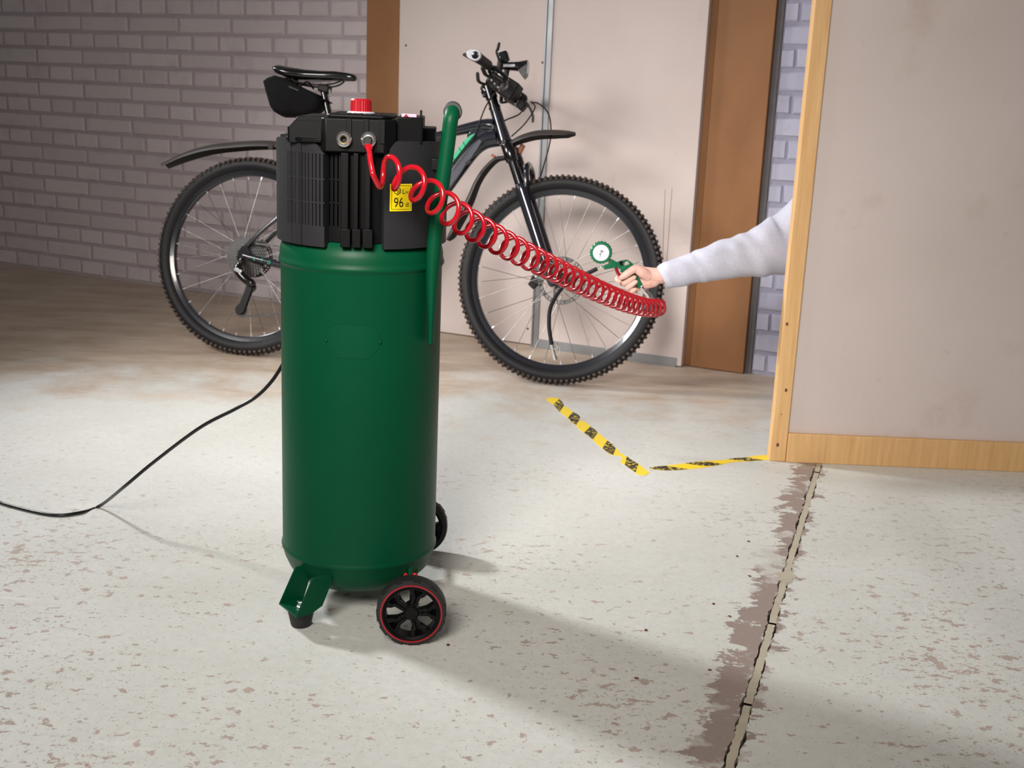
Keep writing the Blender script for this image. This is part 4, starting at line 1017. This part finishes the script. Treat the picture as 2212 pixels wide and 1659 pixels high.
bstrap([(.235, 1.0, -.03), (.270, 1.010, -.024), (.290, 1.004, 0), (.270, 1.010, .024), (.235, 1.0, .03)])
bstrap([(.11, 1.08, -.03), (.125, 1.085, -.034), (.14, 1.068, -.032)]); bstrap([(.11, 1.08, .03), (.125, 1.085, .034), (.14, 1.068, .032)])
bstrap([(.17, 1.058, -.022), (.20, 1.075, -.026), (.225, 1.050, -.022)])

# ================================================================== tyre inflator held by the hand
YG = 3.46
def zi(x, y, dy=0.0):      # detail coordinates of the inflator, dy = depth behind its mid plane
    return at(1260 + x / 8.295, 500 + y / 8.295, YG + dy)
gb = zi(800, 1150)
gun = thing('tyre_inflator', gb, 'green tyre inflator with round dial held in the hand in front of the wheel', 'inflator', world_verts=True)
def zprism(poly, d0, d1, name, m, parent, bev=.0015, ang=30):
    b = MB(); b.prism(poly, lambda u, v, w: zi(u, v, w), d0, d1); return b.build(name, m, parent, ang, bev)
# body: nozzle neck, head with finger loop, grip
body = zprism([(365, 605), (450, 580), (480, 492), (520, 500), (600, 548), (640, 620), (600, 645), (365, 688)], -.011, .011, 'gun_body', M['gun_green'], gun, .004)
zprism([(590, 548), (680, 520), (785, 500), (800, 530), (740, 548), (735, 620), (640, 660), (600, 640)], -.010, .010, 'head_block', M['gun_green'], body, .003)
zprism([(785, 500), (905, 585), (880, 615), (830, 585), (795, 535)], -.006, .006, 'finger_loop', M['gun_green'], body, .002)
zprism([(735, 615), (830, 582), (885, 610), (725, 732), (660, 720), (625, 660)], -.010, .010, 'head_block', M['gun_green'], body, .003)
MB().tube([zi(740, 680), zi(840, 770), zi(940, 865), zi(1025, 965)], [.0135, .0130, .0125, .0115], 20, True, flat=.95).build('grip_handle', M['gun_green'], body, 40)
kb = MB().lathe([(.0062, .009), (.0062, .0135), (.005, .015), (.0, .0152)], 24, zi(672, 557), np.column_stack([[1, 0, 0], [0, 0, 1], [0, -1, 0]])).build('valve_button', M['gloss_black'], body, 30)
for x, y, r in ((647, 682, .0028), (706, 566, .0020)):
    MB().lathe([(r, .009), (r, .0125), (0, .0127)], 16, zi(x, y), np.column_stack([[1, 0, 0], [0, 0, 1], [0, -1, 0]])).build('pin', M['silver'], body, 30)
# trigger
MB().tube(spline([zi(590, 615), zi(588, 660), zi(612, 730), zi(660, 800), zi(720, 868), zi(690, 945)], 5), [.0058] * 4 + [.0050] * 22, 14, rcap=True).build('trigger', M['red_plastic'], gun, 50)
MB().tube([zi(690, 800), zi(800, 870)], .0080, 12, flat=.8, rcap=True).build('trigger_blade', M['red_plastic'], gun, 50)
MB().sphere(zi(590, 608, -.004), .0062, 14, 8).build('trigger_pivot', M['red_plastic'], gun)
# gauge
gc = zi(318, 375, -.004); GN = np.array([-.10, -1, .06]); GN /= np.linalg.norm(GN)
gx = np.cross([0, 0, 1], GN); gx /= np.linalg.norm(gx); gz = np.cross(GN, gx); MG = np.column_stack([gx, gz, GN])
gau = MB(); rr_ = []
for z, r in ((-.016, .0290), (-.014, .0310), (.012, .0310), (.0155, .0290), (.0155, .0250), (.0125, .0245)):
    ring = []
    for k in range(96):
        a = 2 * math.pi * k / 96; bump_ = .0026 * (.5 + .5 * math.cos(20 * a)) ** .6 if r > .0305 else 0
        ring.append(gc + MG @ np.array([(r + bump_) * math.cos(a), (r + bump_) * math.sin(a), z]))
    rr_.append(ring)
gau.loft(rr_); gao = gau.build('gauge', M['gun_green'], gun, 30)
MB().lathe([(.0246, .011), (.0246, .0128), (.0, .0128)], 48, gc, MG).build('dial', M['dial_white'], gao, 30)
def dialp(u, v, w=.0131): return gc + MG @ np.array([u, v, w])
def needle(a, l0, l1, w, m, nm='needle', h=.0133):
    d = np.array([math.cos(a), math.sin(a)]); n = np.array([-d[1], d[0]])
    q = [d * l0 + n * w, d * l0 - n * w, d * l1 - n * w * .25, d * l1 + n * w * .25]
    b = MB(); b.prism([tuple(p) for p in q], lambda u, v, ww: dialp(u, v, ww), h, h + .0006); b.build(nm, m, gao, 0)
needle(math.radians(262), -.005, .0190, .0009, M['matte_black'])
def arcs(r0, r1, a0, a1, m):
    b = MB(); A = np.linspace(math.radians(a0), math.radians(a1), 14)
    for i in range(13): b.add([dialp(r0 * math.cos(A[i]), r0 * math.sin(A[i])), dialp(r1 * math.cos(A[i]), r1 * math.sin(A[i])), dialp(r1 * math.cos(A[i + 1]), r1 * math.sin(A[i + 1])), dialp(r0 * math.cos(A[i + 1]), r0 * math.sin(A[i + 1]))], [(0, 1, 2, 3)])
    b.build('dial_scale', m, gao, 0, recalc=False)
M['dial_grey'] = mat('dial_grey', lin(165, 168, 190), .5, vary=.03); M['dial_pink'] = mat('dial_pink', lin(214, 190, 205), .5, vary=.03); M['dial_green'] = mat('dial_green', lin(60, 150, 90), .5, vary=.03)
arcs(.0160, .0166, -40, 220, M['dial_pink']); arcs(.0045, .0075, 10, 100, M['red_plastic']); arcs(.0045, .0075, 170, 225, M['label_yellow']); arcs(.0045, .0075, 228, 262, M['dial_green'])
for k in range(27):
    a = math.radians(-40 + k * 10); b = MB(); r0 = .0185 if k % 3 else .0170; d = np.array([math.cos(a), math.sin(a)]); n = np.array([-d[1], d[0]]) * .00025
    q = [d * r0 + n, d * r0 - n, d * .0205 - n, d * .0205 + n]; b.add([dialp(*p) for p in q], [(0, 1, 2, 3)]); b.build('dial_tick', M['dial_grey'], gao, 0, recalc=False)
MB().tube([zi(455, 500, .002), zi(480, 530, .002)], .0060, 12).build('gauge_nut', M['brass'], gao, 40)
MB().ringlathe([(.0242, .0128), (.0252, .0128), (.0252, .0150), (.0242, .0150)], 48, gc, MG).build('bezel', M['gun_green'], gao, 30)
# hose fitting, black hose, chuck
fit = MB().tube([zi(372, 640), zi(352, 643), zi(350, 643), zi(318, 648), zi(316, 648), zi(245, 668)], [.0052, .0052, .0062, .0062, .0048, .0044], 6, True).build('hose_fitting', M['chrome'], gun, 25)
hp = [zi(250, 667), at(1270, 590, YG + .0), at(1253, 596, YG + .01), at(1228, 608, YG + .03), at(1207, 631, YG + .05), at(1193, 655, YG + .06), at(1187, 675, YG + .06), at(1186, 702, YG + .05), at(1188, 722, YG + .04), at(1192, 745, YG + .03)]
MB().tube(spline(hp, 8), .0062, 14).build('rubber_hose', M['matte_black'], gun, 60)
ce, cd_ = at(1192, 744, YG + .03), at(1200, 777, YG + .03); cdir = (cd_ - ce) / np.linalg.norm(cd_ - ce); Lc = np.linalg.norm(cd_ - ce)
MB().tube([ce, ce + cdir * .012, ce + cdir * .0125, ce + cdir * .020, ce + cdir * .0205, ce + cdir * .036, ce + cdir * .0365, ce + cdir * Lc], [.0055, .0055, .0042, .0042, .0050, .0050, .0062, .0062], 14).build('air_chuck', M['chrome'], gun, 30)
MB().tube(spline([ce + cdir * .016 + [.004, 0, 0], ce + cdir * .010 + [.014, 0, .004], ce + cdir * -.004 + [.016, 0, 0]], 4), .0016, 8, flat=2.2).build('chuck_clip', M['chrome'], gun, 50)
MB().tube([ce + cdir * .036 + [.004, 0, 0], ce + cdir * .030 + [.010, 0, 0]], .0018, 8).build('chuck_lever', M['chrome'], gun, 50)
# quick coupling under the grip
q0, q1 = zi(1030, 972), zi(1205, 1190); qd = (q1 - q0); ql = np.linalg.norm(qd); qd /= ql
qp = [(0, .0070), (.05, .0080), (.20, .0080), (.21, .0068), (.34, .0068), (.35, .0084), (.62, .0084), (.63, .0076), (.68, .0076), (.69, .0086), (.97, .0086), (1.0, .0078)]
MB().tube([q0 + qd * ql * t for t, _ in qp], [r for _, r in qp], 18).build('quick_coupling', M['chrome'], gun, 25)

# ================================================================== red coiled hose
ctrl = [(818, 372, 2.085), (845, 372, 2.090), (878, 386, 2.105), (905, 404, 2.125), (950, 438, 2.17), (1000, 475, 2.235), (1050, 505, 2.315), (1100, 533, 2.405), (1150, 559, 2.505), (1200, 584, 2.62), (1250, 609, 2.755), (1300, 632, 2.915), (1350, 652, 3.10), (1385, 662, 3.26), (1408, 665.5, 3.37), (1424, 664, 3.45)]
CP_ = spline([at(x, y, Y) for x, y, Y in ctrl], 40)
CPX = np.array([CX + FPX * ((p - CP) @ CR) / ((p - CP) @ CF) for p in CP_])
pitch_px = lambda x: float(np.interp(x, [818, 860, 900, 950, 1000, 1100, 1200, 1300, 1350, 1400, 1424], [42, 46, 40, 33, 26, 23.5, 18.5, 14, 11.5, 9.5, 9]))
coilR = .0255; phase = -.25 * 2 * math.pi; hpts = []
Tn = [CP_[min(i + 1, len(CP_) - 1)] - CP_[max(i - 1, 0)] for i in range(len(CP_))]
# resample by phase
S_ = []; ph = math.radians(-100)
for i in range(len(CP_) - 1):
    dx = CPX[i + 1] - CPX[i]; S_.append(ph); ph += 2 * math.pi * dx / pitch_px(CPX[i])
S_.append(ph); S_ = np.array(S_); CPa = np.array(CP_); Ta = np.array([t / np.linalg.norm(t) for t in Tn])
phs = np.arange(S_[0], S_[-1], math.radians(12))
for a in phs:
    c = np.array([np.interp(a, S_, CPa[:, k]) for k in range(3)]); t = np.array([np.interp(a, S_, Ta[:, k]) for k in range(3)]); t /= np.linalg.norm(t)
    u = np.array([0, 0, 1.0]) - t * t[2]; u /= np.linalg.norm(u); w = np.cross(t, u)
    hpts.append(c + float(np.interp(a, [S_[0], S_[-1]], [.0262, .0238])) * (u * math.sin(a) + w * -math.cos(a)))
cpl = np.array(comp.location) ; cyw = CYAW
def cl2w(p): return np.array([CO[0] + p[0] * math.cos(cyw) - p[1] * math.sin(cyw), CO[1] + p[0] * math.sin(cyw) + p[1] * math.cos(cyw), p[2]])
n0 = cl2w((.0222, -.176, .9625)); n1 = cl2w((.0222, -.194, .9600)); n2 = cl2w((.0222, -.204, .951))
lead = [n2, at(797, 322, 2.090), at(800, 345, 2.078), at(804, 368, 2.070), at(807, 380, 2.068)]
tail_end = q1 + qd * .002
tail = [hpts[-1], at(1436, 655, 3.475), at(1428, 646, 3.475), tail_end + qd * .012]
lead_s = spline(lead + [hpts[0], hpts[1]], 6)[:-6]
path = lead_s + hpts[1:] + spline([hpts[-1]] + [hpts[-1] * .3 + at(1438, 668, 3.47) * .7, at(1434, 652, 3.478), tail_end + qd * .010 + np.array([.004, .004, 0]), tail_end], 6)[1:]
hloc = fl(1000, 900); hloc = np.array([CPa[:, 0].mean(), CPa[:, 1].mean(), CPa[:, 2].min()])
hose = thing('coiled_air_hose', hloc, 'red coiled air hose stretched from the compressor to the hand-held inflator', 'hose', world_verts=True)
MB().tube(path, [float(np.interp(i / len(path), [0, .08, .4, 1], [.0050, .0049, .0043, .0041])) for i in range(len(path))], 12).build('coil', M['red_hose'], hose, 80)
pb_ = MB().tube([n0, n0 * .6 + n1 * .4, n1, n2], [.0085, .0088, .0078, .0062], 18).build('plug_nipple', M['chrome'], hose, 40)
MB().tube([n1, n2, at(797, 318, 2.088)], [.0062, .0066, .0062], 16).build('hose_cuff', M['red_hose'], hose, 60)
MB().tube([tail_end - qd * .001, tail_end + qd * .012], [.0065, .0060], 14).build('plug_nipple', M['chrome'], hose, 40)

# ================================================================== person: the arm that reaches past the post
def remesh(b, voxel, smooth, name, m, parent):
    o = b.build(name, m, parent, 0)
    md = o.modifiers.new('remesh', 'REMESH'); md.mode = 'VOXEL'; md.voxel_size = voxel; md.use_smooth_shade = True
    if smooth:
        s = o.modifiers.new('smooth', 'SMOOTH'); s.iterations = smooth; s.factor = .5
    return o
per = thing('person', (1.20, 3.80, 0), 'person in a light grey sweatshirt reaching in to hold the tyre inflator', 'person', world_verts=True)
bd = MB()
cap = lambda pts, r, flat=None, up=None: bd.tube(spline(pts, 5) if len(pts) > 2 else pts, np.interp(np.linspace(0, 1, (len(pts) - 1) * 5 + 1 if len(pts) > 2 else 2), np.linspace(0, 1, len(r)), r), 14, True, flat=flat, up=up, rcap=True)
# fingers wrap from the far side round the grip, tips on the near side
cap([zi(900, 690, .020), zi(770, 740, .026), zi(655, 815, .022), zi(612, 855, .004), zi(650, 893, -.012)], [.0105, .0095, .0088, .0084, .0070])
cap([zi(960, 780, .022), zi(830, 870, .026), zi(735, 925, .016), zi(735, 925, -.008), zi(830, 870, -.0175), zi(915, 822, -.0185)], [.0105, .0095, .0090, .0086, .0080, .0066])
cap([zi(1010, 855, .020), zi(890, 960, .026), zi(805, 1010, .014), zi(805, 1005, -.008), zi(880, 950, -.0165), zi(945, 905, -.0175)], [.0100, .0092, .0086, .0082, .0076, .0062])
cap([zi(1070, 935, .016), zi(960, 1040, .022), zi(880, 1070, .010), zi(878, 1072, -.006), zi(915, 1045, -.013), zi(930, 1035, -.0145)], [.0095, .0085, .0078, .0072, .0066, .0058])
# thumb across the near side
cap([zi(1160, 800, -.006), zi(1050, 730, -.014), zi(935, 672, -.018), zi(830, 725, -.0225), zi(745, 785, -.0235), zi(678, 828, -.021)], [.0175, .0165, .0125, .0112, .0108, .0078])
# palm, heel and wrist
cap([zi(930, 700, .012), zi(1030, 740, .010), zi(1150, 780, .004), zi(1280, 790, .002), zi(1420, 795, .004)], [.0150, .0190, .0225, .0215, .0225], flat=1.08)
cap([zi(1000, 860, .014), zi(1090, 890, .008), zi(1200, 880, .002)], [.0150, .0190, .0200])
cap([zi(1080, 960, .010), zi(1150, 940, .004), zi(1270, 890, .002)], [.0110, .0150, .0180])
# forearm, upper arm and the rest of the crouching body behind the partition
WRI, ELB, SHO = zi(1420, 795, .004), at(1640, 548, 3.60), np.array([1.06, 3.74, .83])
cap([WRI, WRI * .5 + ELB * .5, ELB], [.0225, .0330, .0370]); cap([ELB, ELB * .5 + SHO * .5, SHO], [.037, .043, .050])
NECK = np.array([1.17, 3.86, .93])
cap([SHO, NECK - [0, 0, .06], np.array([1.30, 3.96, .85])], [.05, .07, .05]); cap([NECK - [0, 0, .06], NECK + [-.01, -.02, .09]], [.055, .05])
bd.sphere(NECK + np.array([-.03, -.04, .20]), .078, 24, 16, (1.12, .92, 1.38)); bd.sphere(NECK + np.array([-.085, -.055, .155]), .045, 16, 10, (1, .9, 1.0))
bd.tube([NECK + np.array([-.115, -.075, .215]), NECK + np.array([-.137, -.085, .185])], [.008, .014], 10, rcap=True)
for s in (-1, 1): bd.sphere(NECK + np.array([.0 + s * .035, -.03 - s * .075, .19]), .022, 10, 8, (.9, .35, 1.3))
body_ = remesh(bd, .0017, 5, 'body', M['skin'], per)
# finger nails
def nail(p, d, up, s=1.0):
    d = np.array(d) / np.linalg.norm(d); up = np.array(up) - d * (np.array(up) @ d); up /= np.linalg.norm(up); w = np.cross(d, up)
    b = MB(); b.sphere((0, 0, 0), 1, 12, 8); b.v = [tuple(np.array(p) + d * v[0] * .0050 * s + w * v[1] * .0038 * s + up * v[2] * .0014) for v in b.v]; b.build('nail', M['nail'], per, 60)
nail(zi(664, 818, -.0278), zi(640, 845) - zi(720, 790), (0.1, -1, .3), .85)
# sleeve: outline of the sweatshirt arm, cuff to shoulder
sl = [(1419, 577, 1441, 623, 3.462), (1428, 570, 1455, 622, 3.465), (1442, 564, 1472, 618, 3.470), (1463, 556, 1490, 614, 3.478), (1488, 549, 1515, 610, 3.488), (1504, 540, 1536, 607, 3.497), (1536, 527, 1563, 603, 3.510), (1562, 518, 1590, 600, 3.525), (1581, 512, 1610, 598, 3.538), (1606, 504, 1640, 597, 3.555), (1632, 489, 1672, 594, 3.575), (1660, 472, 1702, 591, 3.60), (1690, 453, 1735, 588, 3.63)]
rings = []; NS = 40
wr = np.random.RandomState(3)
for i, (xt, yt, xb, yb, Y) in enumerate(sl):
    A, B = at(xt, yt, Y), at(xb, yb, Y); c = (A + B) / 2; h = (A - B) / 2; r = np.linalg.norm(h); d = np.array([0, 1.0, 0])
    rings.append((c, h, d * r * .92))
rings.append((SHO + np.array([-.02, -.01, -.01]), np.array([-.05, 0, .10]), np.array([.02, .105, 0]))); rings.append((SHO + np.array([.05, .04, .0]), np.array([-.05, 0, .10]), np.array([.03, .11, 0])))
# interpolate
C_ = spline([r[0] for r in rings], 6); H_ = spline([r[1] for r in rings], 6); D_ = spline([r[2] for r in rings], 6)
R3 = []
for i in range(len(C_)):
    ring = []; rad = np.linalg.norm(H_[i])
    for k in range(NS):
        a = 2 * math.pi * k / NS
        # soft cloth folds running diagonally round the arm
        wv = .020 * math.sin(3 * a + i * .30) + .020 * math.sin(2 * a - i * .47 + 1) + .022 * math.sin(i * .62 + 2.4 * math.sin(a + .5) + 1.3 * math.sin(i * .23)) * (1 if i > 5 else .3) + .012 * math.sin(5 * a + i * .37)
        wv *= (.35 if i < 4 else 1.0)
        ring.append(C_[i] + (H_[i] * math.cos(a) + D_[i] * math.sin(a)) * (1 + wv))
    R3.append(ring)
sw = MB(); sw.loft(R3, False)
inner = [[C_[i] + (p - C_[i]) * .93 for p in R3[i]] for i in range(6)]
o_ = len(sw.v); sw.loft(inner[::-1], False)
n6 = NS * 5
for k in range(NS): sw.f.append((k, (k + 1) % NS, o_ + n6 + (k + 1) % NS, o_ + n6 + k))
swo = sw.build('sweatshirt_sleeve', M['sweatshirt'], per, 70, doubles=False)
ss_ = swo.modifiers.new('sub', 'SUBSURF'); ss_.levels = 1; ss_.render_levels = 2
# rest of the clothes (behind the partition)
tb = MB(); tb.tube(spline([np.array([1.40, 3.92, .30]), np.array([1.36, 3.92, .50]), np.array([1.27, 3.90, .72]), np.array([1.19, 3.87, .88])], 5), np.interp(np.linspace(0, 1, 16), [0, .5, .85, 1], [.15, .15, .16, .10]), 24, True, flat=.75, up=(1, 0, 0), rcap=True)
tb.tube([SHO + np.array([.0, .0, -.0]), NECK + np.array([0, 0, -.05])], [.095, .085], 18, True, rcap=True)
tb.tube(spline([np.array([1.30, 3.97, .84]), np.array([1.24, 4.06, .64]), np.array([1.10, 4.00, .50])], 5), .065, 16, True, rcap=True)
remesh(tb, .010, 6, 'sweatshirt_body', M['sweatshirt'], per)
for dx, dy in ((0, 0), (.10, .20)):
    lg = MB(); lg.tube(spline([np.array([1.42, 3.86 + dy * .6, .26]), np.array([1.20 + dx, 3.74 + dy, .38]), np.array([1.06 + dx, 3.70 + dy, .44])], 5), [.10] * 6 + [.075] * 5, 18, True, rcap=True)
    lg.tube(spline([np.array([1.06 + dx, 3.70 + dy, .44]), np.array([1.18 + dx, 3.74 + dy, .24]), np.array([1.28 + dx, 3.77 + dy, .09])], 5), [.075] * 4 + [.055] * 7, 18, True, rcap=True)
    remesh(lg, .010, 4, 'trouser_leg', M['denim'], per)
    sh_ = MB(); sh_.tube(spline([np.array([1.32 + dx, 3.78 + dy, .040]), np.array([1.20 + dx, 3.745 + dy, .045]), np.array([1.08 + dx, 3.71 + dy, .032])], 5), [.038] * 6 + [.030] * 5, 16, True, flat=.95, rcap=True); sh_.build('shoe', M['matte_black'], per, 60)
hr = MB().sphere(NECK + np.array([-.012, -.03, .225]), .084, 24, 16, (1.12, .98, 1.28)).build('hair', M['hair'], per)

# ================================================================== hazard tape on the floor
M['tape_yellow'] = mat('tape_yellow', lin(246, 214, 48), .38, vary=.05, vscale=12)
def tapeblack():
    m = bpy.data.materials.new('tape_black_worn'); m.use_nodes = True; N = Nodes(m)
    a = N.noise(75, 5, .7, None, (1, 1, 1)); N.link(N.mix(N.ramp(a, (.53, 0.0), (.57, 1.0)), lin(44, 42, 42), lin(222, 192, 50)), N.b.inputs['Base Color']); N.b.inputs['Roughness'].default_value = .5
    return m
M['tape_black'] = tapeblack()
def zt(p, z=0): return fl(1150 + p[0] / 3.95, 820 + p[1] / 3.95, z)
def tape(outline, blacks, label, ragged=.002):
    c = np.mean([zt(p) for p in outline], axis=0); c[2] = 0
    b = MB(); b.prism([tuple((zt(p))[:2]) for p in outline], lambda u, v, w: (u, v, w), .0002, .0007)
    t = b.build('hazard_tape', M['tape_yellow'], None, 0, own=True); tag(t, label, 'tape')
    for q in blacks:
        b = MB(); b.prism([tuple((zt(p))[:2]) for p in q], lambda u, v, w: (u, v, w), .0006, .0010); b.build('black_stripe', M['tape_black'], t, 0)
tape([(115, 170), (130, 182), (180, 215), (205, 248), (230, 275), (300, 330), (335, 362), (370, 390), (405, 430), (440, 455), (478, 482), (515, 515), (555, 556), (600, 590), (650, 632), (690, 648), (735, 648), (768, 668), (750, 705), (790, 730), (835, 765), (880, 795), (900, 812), (960, 820), (1000, 796), (905, 720), (850, 690), (805, 652), (778, 655), (775, 636), (745, 632), (728, 592), (712, 588), (690, 560), (640, 520), (600, 488), (560, 455), (530, 424), (500, 405), (455, 365), (420, 358), (402, 345), (404, 318), (390, 300), (345, 275), (310, 248), (270, 225), (250, 190), (235, 170), (220, 160), (185, 157), (150, 154), (128, 160)],
     [[(178, 215), (230, 168), (252, 190), (270, 222), (232, 278), (205, 248)], [(300, 330), (345, 278), (390, 300), (404, 318), (400, 348), (372, 390), (335, 362)], [(440, 455), (495, 402), (530, 424), (557, 455), (515, 516), (478, 482)], [(598, 588), (640, 522), (690, 560), (710, 590), (690, 645), (650, 632)], [(788, 729), (806, 655), (850, 690), (905, 722), (880, 795), (835, 765)]],
     'yellow and black hazard tape running from the wheel towards the viewer, torn near its end')
tape([(995, 755), (1040, 745), (1110, 737), (1200, 728), (1300, 715), (1390, 703), (1500, 694), (1650, 685), (1720, 671), (1820, 665), (1900, 651), (1960, 646), (2000, 645), (2060, 648), (2075, 672), (2030, 682), (1960, 690), (1850, 697), (1700, 706), (1640, 720), (1560, 736), (1440, 756), (1290, 770), (1200, 775), (1130, 776), (1040, 769)],
     [[(995, 755), (1040, 745), (1130, 737), (1230, 752), (1325, 766), (1290, 770), (1200, 775), (1130, 776), (1040, 769)], [(1300, 715), (1390, 704), (1500, 705), (1560, 710), (1625, 722), (1560, 735), (1470, 741), (1380, 728)], [(1670, 682), (1720, 672), (1830, 666), (1900, 678), (1975, 689), (1850, 696), (1760, 692)]],
     'yellow and black hazard tape running across to the pine post')

# ================================================================== small brown seeds lying on the floor
def seed(px, py, a, s, label):
    c = fl(px, py); b = MB().sphere((0, 0, 0), 1, 12, 8)
    R = rotm('Z', a); b.v = [tuple(np.array([c[0], c[1], .0012]) + R @ np.array([v[0] * .0042 * s, v[1] * .0030 * s, v[2] * .0012])) for v in b.v]
    tag(b.build('fallen_seed', M['seed'], None, 60, own=True), label, 'seed', 'brown seeds scattered on the floor')
seeds = [(1617, 1170, 'tiny brown seed farthest back, close to the upper end of the floor joint'),
         (1592, 1202, 'tiny brown seed second from the back, between the hazard tape and the floor joint'),
         (1619, 1245, 'tiny brown seed nearest the mortar patch on the floor joint'),
         (1541, 1305, 'tiny brown seed at the upper right edge of the compressor shadow'),
         (1576, 1332, 'tiny brown seed just right of the compressor shadow edge, beside the bare band'),
         (1533, 1448, 'tiny brown seed nearest the viewer left of the floor joint'),
         (968, 1394, 'small dark brown seed close to the near compressor wheel'),
         (1375, 1466, 'small dark brown seed in the middle of the compressor shadow'),
         (1395, 1362, 'small dark brown seed on a bare patch at the top of the compressor shadow')]
for i, (x, y, lb0) in enumerate(seeds): seed(x, y, i * 1.3, 1.0 if i < 6 else 1.15, lb0)

for o in bpy.data.objects:
    if '_rel' in o: del o['_rel']
